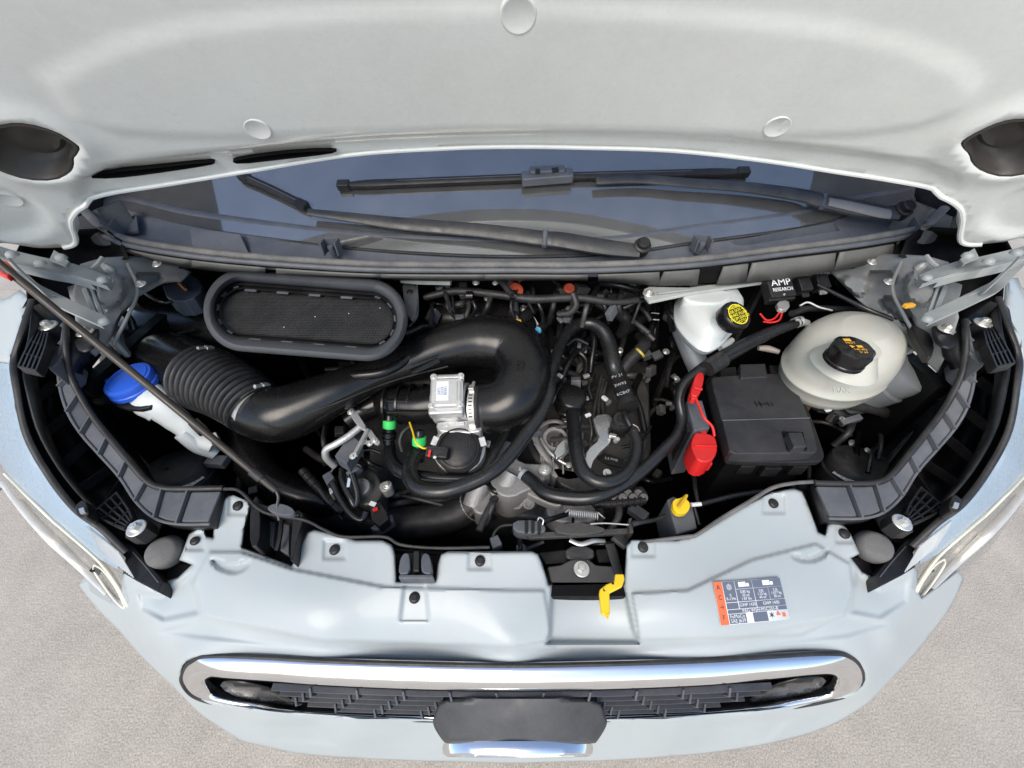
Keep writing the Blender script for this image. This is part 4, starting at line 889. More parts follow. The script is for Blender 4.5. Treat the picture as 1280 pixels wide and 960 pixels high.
# seal along the top of the radiator carrier
ts = thing('radiator_carrier', P(640, 690, .9), 'black radiator carrier with thin rubber edge strip behind the bumper cover', 'carrier')
SL = [(280, 611, 1.08), (300, 614, 1.078), (330, 640, 1.068), (380, 650, 1.062), (405, 662, 1.058), (430, 671, 1.056), (480, 671, 1.056), (502, 681, 1.054), (547, 685, 1.052), (612, 684, 1.05)]
mk('edge_strip', tpx(SL, 2.0, seg=8), RUB, ts)
SR = [(800, 678, 1.035), (858, 671, 1.046), (872, 668, 1.048), (900, 649, 1.055), (935, 628, 1.062), (965, 610, 1.068), (992, 604, 1.072), (1020, 602, 1.076)]
mk('edge_strip', tpx(SR, 2.4, seg=8), SEAL, ts)
mk('carrier_beam', prism([(262, 617), (330, 645), (400, 668), (500, 686), (560, 690), (670, 694), (690, 728), (780, 728), (786, 686), (860, 676), (935, 634), (992, 608), (1035, 620), (1035, 668), (990, 690), (780, 745), (600, 745), (400, 720), (262, 690)], 1.0, .88), DARK, ts)
# latch tower with ribs left of centre (where the prop rod rests)
rb_ = thing('rod_bracket', P(345, 660, 1.0), 'black ribbed plastic bracket holding the foot of the prop rod', 'bracket')
mk('side_plate', prism(chaikin([(316, 624), (322, 618), (326, 640), (324, 682), (312, 684), (312, 640)], 1), 1.062, .96), BLACK, rb_, bevel=.002)
mk('side_plate', prism(chaikin([(366, 640), (374, 636), (380, 646), (372, 670), (366, 702), (362, 700)], 1), 1.062, .96), BLACK, rb_, bevel=.002)
mk('rear_plate', prism(chaikin([(318, 626), (345, 636), (374, 640), (374, 646), (345, 643), (318, 634)], 1), 1.066, .97), BLACK, rb_, bevel=.002)
for q in ([(330, 650), (344, 652), (341, 684), (328, 678)], [(354, 654), (362, 655), (361, 694), (350, 688)]):
    mk('pocket_panel', prism(q, 1.02, .99), GREYP, rb_, bevel=.002)
mk('centre_rib', tpx([(352, 650, 1.045), (350, 670, 1.04), (346, 688, 1.03)], 3, seg=8), BLACK, rb_)
mk('clip_cover', prism(chaikin([(332, 634), (345, 628), (362, 632), (370, 640), (360, 645), (340, 641)], 2), 1.078, 1.066), GREYP, rb_, bevel=.002)
mk('cover_edge', prism([(366, 706), (304, 685), (313, 640), (330, 642), (374, 650), (380, 668)], .965, .9), DARK, rb_)
# ribbed hood guide in the centre slot
gd = thing('guide_block', P(519, 706, .98), 'black forked plastic guide block in the slot of the bumper cover', 'bracket')
mk('base', prism(chaikin([(500, 690), (538, 690), (541, 722), (498, 722)], 1), 1.03, .96), BLACK, gd, bevel=.003)
for q in ([(502, 694), (508, 690), (512, 694), (513, 716), (498, 718), (499, 704)], [(527, 694), (532, 690), (538, 695), (541, 718), (527, 716), (526, 704)]):
    mk('fork_arm', prism(chaikin(q, 1), 1.048, 1.03), GREYP, gd, bevel=.003)
mk('front_bar', prism([(499, 718), (541, 718), (542, 723), (498, 723)], 1.045, 1.02), GREYP, gd, bevel=.002)
mk('centre_tongue', prism([(517, 688), (524, 688), (524, 714), (516, 714)], 1.046, 1.03), BLACK, gd, bevel=.002)

# ================================================================ intake
MIX = {}
# oval rubber-rimmed inlet
def stad(cx, cy, ax, r, ang, z, n=28):       # stadium outline in photo pixels at height z, world points
    ca, sa = math.cos(ang), math.sin(ang); out = []
    for i in range(n * 2):
        if i < n: t = -math.pi / 2 + math.pi * i / (n - 1); x = ax + r * math.cos(t); y = r * math.sin(t)
        else: t = math.pi / 2 + math.pi * (i - n) / (n - 1); x = -ax + r * math.cos(t); y = r * math.sin(t)
        out.append(P(cx + x * ca - y * sa, cy + x * sa + y * ca, z))
    return out
inl = thing('air_inlet', P(382, 395, 1.1), 'large oval black air inlet with thick rubber rim and fine mesh screen', 'air inlet')
an = R(4.5)
prof = [(74, 46, 1.255), (76, 50, 1.275), (76, 52, 1.292), (76, 50, 1.305), (76, 46, 1.311), (77, 42, 1.309), (78, 38, 1.300), (79, 35.5, 1.288), (79, 35, 1.270)]
rings = [stad(382, 393 + (1.300 - z) * 60, a, r_, an, z) for a, r_, z in prof]
m = len(rings[0]); V = [v for r_ in rings for v in r_]
mk('rubber_rim', face_cam(V, [[r_ * m + i, r_ * m + (i + 1) % m, (r_ + 1) * m + (i + 1) % m, (r_ + 1) * m + i] for r_ in range(len(rings) - 1) for i in range(m)]), mat('rim rubber', (.065, .07, .08), .5, bump=.1, dust=.25, dcol=(.12, .12, .12)), inl, sharp=70)
rings = [stad(383, 395, 80, r_, an, z) for r_, z in ((36, 1.285), (35, 1.290), (32.5, 1.290), (32, 1.284), (29.5, 1.284), (29, 1.290), (27.5, 1.290), (27, 1.278))]
V = [v for r_ in rings for v in r_]
mk('clip_frame', face_cam(V, [[r_ * m + i, r_ * m + (i + 1) % m, (r_ + 1) * m + (i + 1) % m, (r_ + 1) * m + i] for r_ in range(len(rings) - 1) for i in range(m)]), BLACK, inl, sharp=50)
g1 = stad(383, 395, 80, 31, an, 1.2875, 28)
for i in range(1, m, 5):
    a, b = g1[i], g1[(i + 2) % m]
    if (a - b).length > .05: continue
    mk('frame_clip', bar(a, b, .0035, .002), GREYP, inl)
for a, b in (((300, 362), (460, 374)), ((305, 424), (465, 437))):
    for k in range(4):
        t0 = k / 4 + .04; p = [(a[0] + (b[0] - a[0]) * t, a[1] + (b[1] - a[1]) * t) for t in (t0, t0 + .09)]
        mk('frame_clip', bar(P(*p[0], 1.2885), P(*p[1], 1.2885), .006, .004), GREYP, inl, bevel=.001)
scr = stad(383, 395, 80, 28, an, 1.281)
mesh_m = mat('screen mesh', (.016, .016, .017), .55, bump=.1, dust=.35, dcol=(.09, .09, .09), ds=6)
t_ = mesh_m.node_tree; bb = t_.nodes['Principled BSDF']; gg = t_.nodes.new('ShaderNodeNewGeometry'); ck = t_.nodes.new('ShaderNodeTexWave'); ck.inputs['Scale'].default_value = 55; ck.bands_direction = 'X'
ck2 = t_.nodes.new('ShaderNodeTexWave'); ck2.inputs['Scale'].default_value = 55; ck2.bands_direction = 'Y'; mm = t_.nodes.new('ShaderNodeMath'); bp_ = t_.nodes.new('ShaderNodeBump'); bp_.inputs['Strength'].default_value = .6; bp_.inputs['Distance'].default_value = .002
t_.links.new(gg.outputs['Position'], ck.inputs[0]); t_.links.new(gg.outputs['Position'], ck2.inputs[0]); t_.links.new(ck.outputs[1], mm.inputs[0]); t_.links.new(ck2.outputs[1], mm.inputs[1]); t_.links.new(mm.outputs[0], bp_.inputs['Height']); t_.links.new(bp_.outputs[0], bb.inputs['Normal'])
mk('mesh_screen', face_cam(scr, [list(range(len(scr)))]), mesh_m, inl)
mk('inlet_neck', face_cam(stad(382, 397, 72, 44, an, 1.27) + [v + Vector((.0, .05, -.08)) for v in stad(382, 392, 62, 30, an, 1.27)], [[i, (i + 1) % m, m + (i + 1) % m, m + i] for i in range(m)]), SATIN, inl)
for k, (px, py, z) in enumerate(((436, 392, 1.283), (355, 409, 1.283), (394, 396, 1.283), (475, 385, 1.283))):
    mk('debris_fleck', lathe([(.0001, .001), (.0012, .0005), (.0014, 0)], P(px, py, z), seg=6), LABEL, inl)
# mounting tab right of the inlet
tb = thing('inlet_bracket', P(515, 370, 1.2), 'black plastic bracket with screw right of the oval air inlet', 'bracket')
mk('plate', prism(chaikin([(502, 350), (521, 350), (522, 392), (512, 400), (505, 380)], 1), 1.255, 1.245), GREYP, tb, bevel=.002)
inst(CLIP, tb, P(512, 365, 1.257), (0, -.3, 1), s=.8)
mk('edge_stay', tpx([(521, 352, 1.26), (522, 392, 1.24), (512, 408, 1.2)], 1.1, seg=6), GREYP, tb)

# left elbow duct
el = thing('intake_elbow', P(200, 440, .95), 'big smooth black intake elbow left of the ribbed hose', 'duct')
mk('elbow_shell', tpx([(345, 410, 1.13), (285, 410, 1.12), (240, 412, 1.11), (206, 424, 1.09), (194, 448, 1.07), (200, 478, 1.03), (225, 508, .98)], [42, 46, 49, 54, 52, 42, 30], seg=44, n=10, flat=.8), SATIN, el)
mk('outlet_pipe', tpx([(196, 446, 1.10), (216, 453, 1.125), (240, 464, 1.14), (262, 472, 1.145)], [30, 37, 37.5, 38], seg=48, n=8), SATIN, el)
mk('crease_rib', tpx([(186, 470, 1.10), (192, 442, 1.14), (212, 422, 1.165), (245, 412, 1.18)], 1.6, seg=8), SATIN, el)
# bellows
a, b = P(252, 472, 1.145), P(322, 512, 1.125)
be = thing('bellows_hose', (a + b) / 2 - Vector((0, 0, .08)), 'ribbed black rubber intake hose held by two bright band clamps', 'hose')
mk('corrugation', bellows(a, b, .070, .056, 13, .012, mid=(a + b) / 2 + Vector((.012, .006, .012))), RUB, be, sharp=60)
ax = (b - a).normalized()
def clampband(c, axis, r_, wd, parent, m_=STEEL):
    X_, Y_, Z_ = basis(axis)
    mk('clamp_band', lathe([(r_, -wd / 2), (r_ + .0015, -wd / 2), (r_ + .0015, wd / 2), (r_, wd / 2)], c, axis, seg=56), m_, parent)
    toc = (CAM - Vector(c)); toc = (toc - Z_ * toc.dot(Z_)).normalized()
    side_ = Z_.cross(toc); d = (toc * .55 + Vector((0, 0, 0)) + side_ * (-.83 if side_.y < 0 else .83)).normalized()
    p = Vector(c) + d * (r_ + .005)
    t2 = Z_.cross(d)
    mk('clamp_screw_housing', box(p, (.016, .010, .012), Matrix((t2, d, Z_)).transposed()), m_, parent, bevel=.001)
    mk('clamp_screw', tube([p + t2 * .006, p + t2 * .024], .0042, seg=12), m_, parent)
    for k in range(7):
        an_ = k * .16 + .35; dd = (d * math.cos(an_) - t2 * math.sin(an_))
        mk('band_slot', box(Vector(c) + dd * (r_ + .0016), (.0028, .0012, wd * .6), Matrix((Z_.cross(dd), dd, Z_)).transposed()), BLACK, parent)
clampband(a + ax * .004, ax, .068, .010, be)
clampband(b + ax * .004, ax, .054, .011, be)
mk('end_cuff', tube([b - ax * .002, b + ax * .018], .054, seg=48), RUB, be)

# main resonator duct
du = thing('intake_duct', P(600, 450, 1.0), 'smooth satin black intake duct sweeping right and curling down to the throttle body', 'duct')
path = [(318, 512, 1.12), (350, 518, 1.12), (385, 506, 1.13), (425, 488, 1.145), (470, 468, 1.155), (515, 450, 1.165), (560, 434, 1.175), (600, 427, 1.175), (636, 434, 1.165), (654, 462, 1.15), (646, 492, 1.135), (628, 506, 1.12), (608, 510, 1.11)]
rad = [34, 36, 33, 27, 22, 25, 29, 33, 36, 35, 35, 34, 33]
mk('duct_body', tpx(path, rad, seg=56, n=12, flat=.95), SATIN, du, sharp=80)
mk('duct_shoulder', tpx([(505, 412, 1.10), (540, 396, 1.125), (585, 392, 1.14), (625, 400, 1.14), (660, 425, 1.12), (676, 455, 1.09)], [22, 34, 36, 34, 26, 16], seg=40, n=10, flat=.7), SATIN, du, sharp=80)
for k, pts in enumerate(([(410, 474, 1.165), (440, 470, 1.18), (475, 466, 1.185), (500, 455, 1.19), (520, 440, 1.195)], [(408, 462, 1.155), (440, 461, 1.17), (475, 457, 1.175), (500, 445, 1.18)])):
    mk('moulded_ridge', tpx(pts, [3, 6, 6.5, 6, 4], seg=12) if k == 0 else tpx(pts, [3, 5, 6, 4], seg=12), SATIN, du)
q = [P(*p) for p in ((514, 465, 1.200), (530, 458, 1.203), (548, 450, 1.206))]
mk('moulded_pad', tube(q, .0085, seg=10, flat=.6), SATIN, du)
mk('parting_line', tpx([(382, 518, 1.152), (430, 500, 1.16), (480, 480, 1.166), (520, 468, 1.178), (560, 458, 1.19)], 1.0, seg=6), BLACK, du)
c = P(651, 455, 1.2075)
mk('mould_mark', lathe([(.0095, -.002), (.0095, .0012), (.0085, .0012), (.0085, -.002)], c, (0.05, -.25, 1), seg=24), SATIN, du)
# coupling to the throttle
a, b = P(628, 510, 1.115), P(599, 511, 1.108); ax = (b - a).normalized()
cp = thing('throttle_coupling', (a + b) / 2 - Vector((0, 0, .06)), 'short black rubber coupling with steel band between curled duct and throttle body', 'coupling')
mk('cuff', bellows(a, b, .054, .052, 3, .004), RUB, cp, sharp=60)
clampband(b + ax * .008, ax, .049, .014, cp)
# throttle body
th = thing('throttle', P(566, 510, 1.0), 'silver cast throttle body with white label and round black motor cap', 'throttle body')
c0 = P(566, 503, 1.115)
mk('bore_housing', lathe([(.045, -.038), (.048, -.036), (.048, .020), (.043, .024), (.043, .038), (.036, .038)], c0, ax * -1, seg=44), ALUB, th, bevel=.001)
M3 = Euler((R(22), 0, R(3))).to_matrix(); c1 = c0 + Vector((-.006, -.012, .036))
mk('top_block', box(c1, (.070, .068, .040), M3), ALUB, th, bevel=.006)
mk('top_boss', tube([c1 + M3 @ Vector((-.034, .036, .008)), c1 + M3 @ Vector((.036, .036, .008))], .009, seg=16), ALUB, th)
mk('side_flange', box(c1 + M3 @ Vector((-.002, -.036, -.006)), (.074, .020, .032), M3), ALUB, th, bevel=.005)
for x_, y_ in ((-.028, .036), (.03, .036), (-.03, -.03), (.028, -.03)):
    inst(HEX, th, c1 + M3 @ Vector((x_, y_, .019)), M3 @ Vector((0, 0, 1)), s=.6)
for k in range(3): mk('cast_fin', box(c1 + M3 @ Vector((.022 + k * .006, 0, .0195)), (.0022, .045, .006), M3), ALUB, th, bevel=.0008)
mk('lower_casting', prism(chaikin([(546, 526), (600, 524), (604, 534), (598, 541), (552, 540), (545, 534)], 1), 1.105, 1.04), ALUB, th, bevel=.004)
mk('side_lug', prism(chaikin([(540, 500), (548, 498), (548, 512), (540, 510)], 1), 1.13, 1.10), ALUB, th, bevel=.002)
mk('data_label', box(c1 + M3 @ Vector((-.008, .002, .0205)), (.026, .044, .001), M3), LABEL, th)
text('print', '0471\nDS7E\n9F991', mat('blue ink', (.1, .16, .3), .5, bump=0), th, c1 + M3 @ Vector((-.008, .002, .0213)), M3 @ Vector((0, 1, 0)), M3 @ Vector((-1, 0, 0)), .0085, .00005)
c2 = P(573, 561, 1.085); mx_ = Vector((.05, -.42, 1)).normalized()
mk('gear_case', lathe([(.0001, -.01), (.050, -.008), (.056, -.013), (.057, -.02), (.057, -.06)], c2 + Vector((0, .008, 0)), mx_, seg=48), ALUB, th)
mk('motor_cap', lathe([(.0001, .009), (.030, .0085), (.035, .006), (.045, .002), (.049, -.002), (.049, -.02)], c2, mx_, seg=44, wob=lambda a, r_, h: 1 + (.03 if (r_ > .044 and math.cos(a * 9) > .3) else 0)), BLACK, th)
mk('cap_ridge', lathe([(.0405, .004), (.0405, .0075), (.0435, .0065), (.0435, .002)], c2, mx_, seg=40), BLACK, th)
X_, Y_, Z_ = basis(mx_)
for k in range(10):
    an_ = k * 2 * math.pi / 10 + .2; d = X_ * math.cos(an_) + Y_ * math.sin(an_)
    if d.y < .15: continue
    mk('retaining_tooth', box(c2 + d * .053 - Z_ * .004, (.020, .014, .010), Matrix((Z_.cross(d), d, Z_)).transposed()), ALUB, th, bevel=.0015)
for k in range(4): mk('cap_rib', box(c2 + Z_ * .0095 + Vector((.004 + k * .0065, .006, 0)), (.0022, .016 + .003 * (k % 2), .003), Matrix((X_, Y_, Z_)).transposed()), BLACK, th)
mk('plug', box(P(547, 566, 1.10), (.046, .024, .020), Euler((R(20), 0, R(-6))).to_matrix()), BLACK, th, bevel=.003)
mk('plug_ridge', box(P(549, 560, 1.113), (.030, .004, .004), Euler((R(20), 0, R(-6))).to_matrix()), BLACK, th)
mk('red_lock', box(P(537, 567, 1.113), (.0045, .014, .004), Euler((R(20), 0, R(-6))).to_matrix()), RED, th)
mk('white_pin', lathe([(.0001, .002), (.003, .001), (.0035, 0)], P(543.5, 571.5, 1.114), seg=12), LABEL, th)
# intake manifold pieces left of the throttle
mf = thing('intake_manifold', P(500, 500, .95), 'gloss black ribbed intake manifold neck left of the throttle body', 'manifold')
mk('neck', tube([P(547, 505, 1.10), P(520, 508, 1.095), P(492, 505, 1.09), P(478, 498, 1.07)], [.046, .042, .040, .034], seg=36), SATIN, mf)
for px in (486, 502, 516, 531): mk('neck_rib', lathe([(.043, -.002), (.0475, -.002), (.0475, .002), (.043, .002)], P(px, 505, 1.093), (1, -.02, .01), seg=36), SATIN, mf)
for dy in (-18, -4, 10): mk('long_rib', tube([P(484, 505 + dy, 1.128 - abs(dy + 4) * .0006), P(542, 505 + dy, 1.134 - abs(dy + 4) * .0006)], .003, seg=8), SATIN, mf)
mk('branch', tpx([(478, 502, 1.08), (455, 512, 1.07), (436, 524, 1.055)], [17, 16, 15], seg=28), SATIN, mf)
mk('nozzle', tpx([(436, 488, 1.10), (420, 502, 1.095), (408, 513, 1.085)], [6.5, 5.5, 4.8], seg=20), BLACK, mf)
for k in range(4): mk('nozzle_ring', lathe([(.011, -.0015), (.0125, -.0015), (.0125, .0015), (.011, .0015)], P(437 - k * 5, 487 + k * 5.2, 1.10 - k * .001), (P(408, 513, 1.085) - P(436, 488, 1.10)), seg=20), BLACK, mf)
mk('runner', tpx([(455, 470, 1.07), (500, 478, 1.06), (548, 478, 1.05)], [13, 14, 14], seg=20), BLACK, mf)
mk('runner', tpx([(530, 430, 1.06), (500, 450, 1.05), (470, 470, 1.03)], [18, 18, 16], seg=20), BLACK, mf)
# small steel bracket
sbk = thing('steel_bracket', P(440, 540, 1.0), 'folded bright steel bracket and bent tube in front of the manifold', 'bracket')
mk('bent_tube', tpx([(455, 530, 1.10), (436, 545, 1.095), (420, 555, 1.09), (408, 562, 1.08), (408, 572, 1.06), (418, 582, 1.03)], 4.4, seg=16), ALUB, sbk)
mk('plate', prism(chaikin([(436, 508), (444, 512), (456, 530), (458, 538), (450, 535), (438, 520)], 1), 1.115, 1.108), ALUB, sbk, bevel=.001)
mk('plate', prism([(458, 534), (461, 536), (445, 567), (441, 566)], 1.112, 1.10), ALUB, sbk, bevel=.001)
mk('plate', prism(chaikin([(462, 534), (470, 546), (476, 552), (470, 556), (462, 548), (458, 540)], 1), 1.105, 1.098), ALUB, sbk, bevel=.001)
for c in ((438, 515, 1.118), (455, 552, 1.10), (462, 554, 1.10), (441, 570, 1.10), (468, 550, 1.108)): inst(HEX, sbk, P(*c), (0, -.2, 1), s=.55)
mk('black_module', prism([(438, 542), (450, 552), (433, 580), (418, 570)], 1.085, 1.05), GREYP, sbk, bevel=.002)

# washer filler
wf = thing('washer_filler', P(165, 480, .9), 'white washer filler neck with bright blue cap beneath the prop rod', 'filler neck')
c = P(160, 474, 1.185); cax = Vector((-.10, -.12, 1)).normalized()
mk('cap', lathe([(.0001, .004), (.040, .004), (.045, .002), (.0465, -.003), (.0465, -.010), (.049, -.012), (.0495, -.020), (.046, -.022)], c, cax, seg=48, wob=lambda a, r_, h: 1 + (.012 * (math.cos(a * 24) > 0) if h < -.011 else 0)), BLUE, wf)
mk('cap_ridge', lathe([(.037, .0035), (.0375, .0055), (.0395, .0055), (.040, .0035)], c, cax, seg=48), BLUE, wf)
mk('cap_tab', tube([c + Vector((-.048, .004, -.012)), c + Vector((-.056, .006, -.012))], .006, seg=10), BLUE, wf)
bz0 = c - cax * .022
mk('bracket', prism(chaikin([(104, 490), (112, 482), (134, 484), (140, 480), (182, 500), (192, 492), (200, 500), (182, 512), (150, 510), (134, 500), (112, 506)], 1), 1.155, 1.145), BLACK, wf, bevel=.002)
mk('neck', tube([c - cax * .040 + Vector((.006, -.004, 0)), P(192, 503, 1.145), P(222, 526, 1.10), P(246, 546, 1.06), P(268, 556, 1.04)], [.034, .034, .030, .024, .018], seg=28, flat=.62, n=8, up=(-.5, -.2, 1)), WHITE, wf)
mk('neck_collar', tube([c - cax * .036 + Vector((.008, -.008, 0)), P(188, 502, 1.145), P(203, 513, 1.125)], [.034, .036, .033], seg=28, flat=.66, up=(-.5, -.2, 1)), WHITE, wf)
mk('neck_tail', tube([P(228, 540, 1.08), P(250, 556, 1.04), P(270, 568, 1.01)], [.018, .02, .012], seg=20), WHITE, wf)
mk('hose_clip', box(P(249, 534, 1.10), (.034, .022, .02), Euler((0, R(20), R(-35))).to_matrix()), BLACK, wf, bevel=.003)
mk('silver_clip', box(P(268, 548, 1.07), (.022, .018, .014), Euler((0, R(20), R(-50))).to_matrix()), STEEL, wf, bevel=.002)
mk('connector', box(P(272, 577, 1.0), (.045, .026, .02), Euler((0, 0, R(-5))).to_matrix()), GREYP, wf, bevel=.003)
mk('bracket_stay', bar(P(112, 500, 1.15), P(134, 490, 1.15), .008, .012), BLACK, wf)

# ================================================================ right side reservoirs
ct = thing('coolant_tank', P(1045, 450, 1.02), 'milky round coolant expansion tank with black octagonal screw cap', 'tank')
# body: sphere-like vessel flattened, seam line round the middle
TO_ = [(1046 + 70 * math.cos(t) * math.cos(.16) - 41 * math.sin(t) * math.sin(.16), 459 + 70 * math.cos(t) * math.sin(.16) + 41 * math.sin(t) * math.cos(.16)) for t in np.linspace(0, 2 * math.pi, 65)[:-1]]
cen = (1046, 459)
def tank_ring(k, z, dx=0, dy=0):
    return [P(cen[0] + (a - cen[0]) * k + dx, cen[1] + (b - cen[1]) * k + dy, z) for a, b in TO_]
base_c = P(cen[0], cen[1], 1.150)
rings = []
eq = [P(a, b, 1.150) for a, b in TO_]
for k, z in ((.40, 1.085), (.72, 1.092), (.88, 1.106), (.96, 1.126), (.985, 1.146), (1.008, 1.148), (1.008, 1.153), (.99, 1.155), (.985, 1.172), (.965, 1.190), (.93, 1.207), (.87, 1.222), (.77, 1.238), (.62, 1.250), (.42, 1.260), (.40, 1.261)):
    rings.append([Vector((base_c.x + (v.x - base_c.x) * k - .0 * (z - 1.16), base_c.y + (v.y - base_c.y) * k, z)) for v in eq])
m = len(eq); V = [v for r_ in rings for v in r_]
mk('vessel', (V, [[r_ * m + i, r_ * m + (i + 1) % m, (r_ + 1) * m + (i + 1) % m, (r_ + 1) * m + i] for r_ in range(len(rings) - 1) for i in range(m)] + [[i for i in reversed(range(m))], [(len(rings) - 1) * m + i for i in range(m)]]), TANK, ct, sharp=60)
nk = P(1066, 442, 1.262)
mk('filler_neck', lathe([(.060, -.03), (.050, -.014), (.044, -.004), (.040, .004), (.036, .012), (.036, .02)], nk, (0, -.05, 1), seg=44), TANK, ct)
mk('neck_thread', lathe([(.0405, -.006), (.0425, -.005), (.0425, -.002), (.0405, -.001)], nk, (0, -.05, 1), seg=44), TANK, ct)
cc = P(1069, 434, 1.305)
ccap = mk('cap', lathe([(.0001, .001), (.029, .001), (.0315, -.001), (.033, -.006), (.0325, -.028), (.034, -.030), (.034, -.036)], cc, (0, -.06, 1), seg=48, wob=lambda a, r_, h: (1 + (.05 if (r_ > .03 and h > -.009 and abs(((a / (2 * math.pi) * 8) % 1) - .5) < .22) else 0))), SATIN, ct, sharp=30)
ym = mat('yellow print', (.85, .45, .04), .5, bump=0)
cz_ = cc + Vector((0, 0, .0026))
for s_, dx, dy, sz in (('HOT', -.004, .0095, .0085), ('140 kPa', .002, -.0095, .0070), ('21 psi', .003, -.0170, .0062)):
    text('print', s_, ym, ccap, cz_ + Vector((dx, dy, 0)), (1, -.05, 0), (0, 1, .06), sz, .0001)
mk('print_block', box(cz_ + Vector((-.005, .0185, .0)), (.013, .007, .0004)), ym, ccap)
mk('print_triangle', lathe([(.0001, .0003), (.0048, .0003), (.005, 0)], cz_ + Vector((-.008, -.001, 0)), seg=3), ym, ccap)
mk('print_book', box(cz_ + Vector((.006, -.001, 0)), (.010, .006, .0004)), ym, ccap)
text('moulded_text', 'MAX', TANK, ct, P(1052, 488, 1.213), (1, -.02, 0), (0, .8, .6), .016, .001)
mk('upper_lug', prism(chaikin([(1060, 394), (1066, 396), (1082, 400), (1076, 412), (1058, 410)], 1), 1.235, 1.2), TANK, ct, bevel=.004)
mk('hose_port', tpx([(1008, 404, 1.21), (1000, 402, 1.22), (990, 404, 1.222)], 4.5, seg=16), STEEL, ct)
mk('port_clamp', lathe([(.010, -.004), (.0125, -.004), (.0125, .004), (.010, .004)], P(999, 402, 1.22), (-1, 0, 0), seg=20), STEEL, ct)
mk('orange_sump', prism(chaikin([(990, 480), (1010, 494), (1024, 500), (1008, 508), (996, 500)], 1), 1.06, 1.02), mat('amber coolant', (.42, .25, .10), .5), ct, bevel=.004)
# bracket of tank and tower
tw = thing('strut_tower', P(1140, 470, .95), 'grey painted strut tower and bracket right of the coolant tank', 'strut tower')
mk('bracket_plate', prism(chaikin([(1108, 418), (1122, 415), (1136, 421), (1150, 433), (1140, 440), (1116, 448)], 1), 1.215, 1.205), GALV, tw, bevel=.003)
bolt(tw, 1125, 426, 1.218, 1.1)
gm = mat('grey blue primer', (.115, .125, .135), .45, bump=.08, dust=.3, ds=10, dcol=(.2, .2, .19))
mk('tower', lathe([(.0001, .006), (.040, .004), (.048, -.002), (.051, -.018), (.051, -.040), (.056, -.045), (.056, -.13)], P(1138, 464, 1.178), (.45, -.35, 1), seg=44), gm, tw)
for k in range(3): mk('tower_lug', box(P(1150, 452 + k * 14, 1.172 - k * .012), (.012, .03, .02), Euler((0, R(20), R(10))).to_matrix()), gm, tw, bevel=.003)
mk('wing_bracket', prism(chaikin([(1140, 388), (1150, 390), (1158, 408), (1170, 430), (1164, 452), (1150, 430), (1138, 405)], 1), 1.262, 1.245), BLACK, tw, bevel=.003)
mk('orange_clip', box(P(1136, 382, 1.325), (.022, .010, .008), Euler((0, 0, R(12))).to_matrix()), mat('amber plastic', (.75, .38, .03), .45), tw, bevel=.002)

# brake fluid reservoir
br = thing('brake_reservoir', P(880, 400, 1.05), 'white brake fluid reservoir with yellow-topped black cap', 'reservoir')
BRO = [(843, 388), (845, 372), (855, 363), (872, 361), (905, 362), (916, 368), (921, 378), (926, 392), (922, 408), (910, 422), (898, 434), (884, 440), (868, 434), (852, 418), (844, 404)]
eq = [P(a, b if b > 400 else 400 + (b - 400) * .72, 1.20) for a, b in cr(BRO, 3, True)]; cb = sum(eq, Vector()) / len(eq)
rings = []
for k, z in ((.45, 1.165), (.72, 1.170), (.88, 1.180), (.965, 1.192), (1.0, 1.200), (1.03, 1.202), (1.03, 1.207), (1.0, 1.209), (.97, 1.225), (.90, 1.242), (.78, 1.252), (.5, 1.256), (.2, 1.257)):
    rings.append([Vector((cb.x + (v.x - cb.x) * k, cb.y + (v.y - cb.y) * k + .006 * (z - 1.2) / .05, z)) for v in eq])
m = len(eq); V = [v for r_ in rings for v in r_]
mk('vessel', (V, [[r_ * m + i, r_ * m + (i + 1) % m, (r_ + 1) * m + (i + 1) % m, (r_ + 1) * m + i] for r_ in range(len(rings) - 1) for i in range(m)] + [[i for i in reversed(range(m))], [(len(rings) - 1) * m + i for i in range(m)]]), WHITE, br, sharp=60)
mk('rear_block', prism(chaikin([(858, 361), (912, 361), (916, 372), (900, 380), (868, 378), (852, 372)], 1), 1.262, 1.22), WHITE, br, bevel=.006)
bca = Vector((.22, -.42, .88)).normalized(); bcc = P(922, 393, 1.29)
mk('neck', lathe([(.030, -.07), (.024, -.052), (.022, -.036), (.022, -.02)], bcc, bca, seg=32), WHITE, br)
bcap = mk('cap', lathe([(.0001, .001), (.029, .001), (.0315, -.001), (.0325, -.005), (.0315, -.026), (.030, -.028)], bcc, bca, seg=40, wob=lambda a, r_, h: 1 + (.015 if (r_ > .026 and math.cos(a * 26) > 0) else 0)), SATIN, br)
X_, Y_, Z_ = basis(bca); yb_ = mat('yellow cap print', (.80, .70, .03), .5, bump=0)
mk('cap_symbol_ring', lathe([(.0215, .0012), (.0215, .0018), (.0235, .0018), (.0235, .0012)], bcc, bca, seg=40), yb_, bcap)
for k, s_ in enumerate(('WARNING', 'USE DOT 4', 'BRAKE FLUID', 'FROM SEALED', 'BOTTLE')):
    text('cap_print', s_, yb_, bcap, bcc + Z_ * .0016 + Y_ * (.0165 - .0083 * k) * (1 if Y_.y > 0 else -1), X_ if X_.x > 0 else -X_, Y_ if Y_.y > 0 else -Y_, .0094, .0002, .8 if k in (0, 4) else .9)
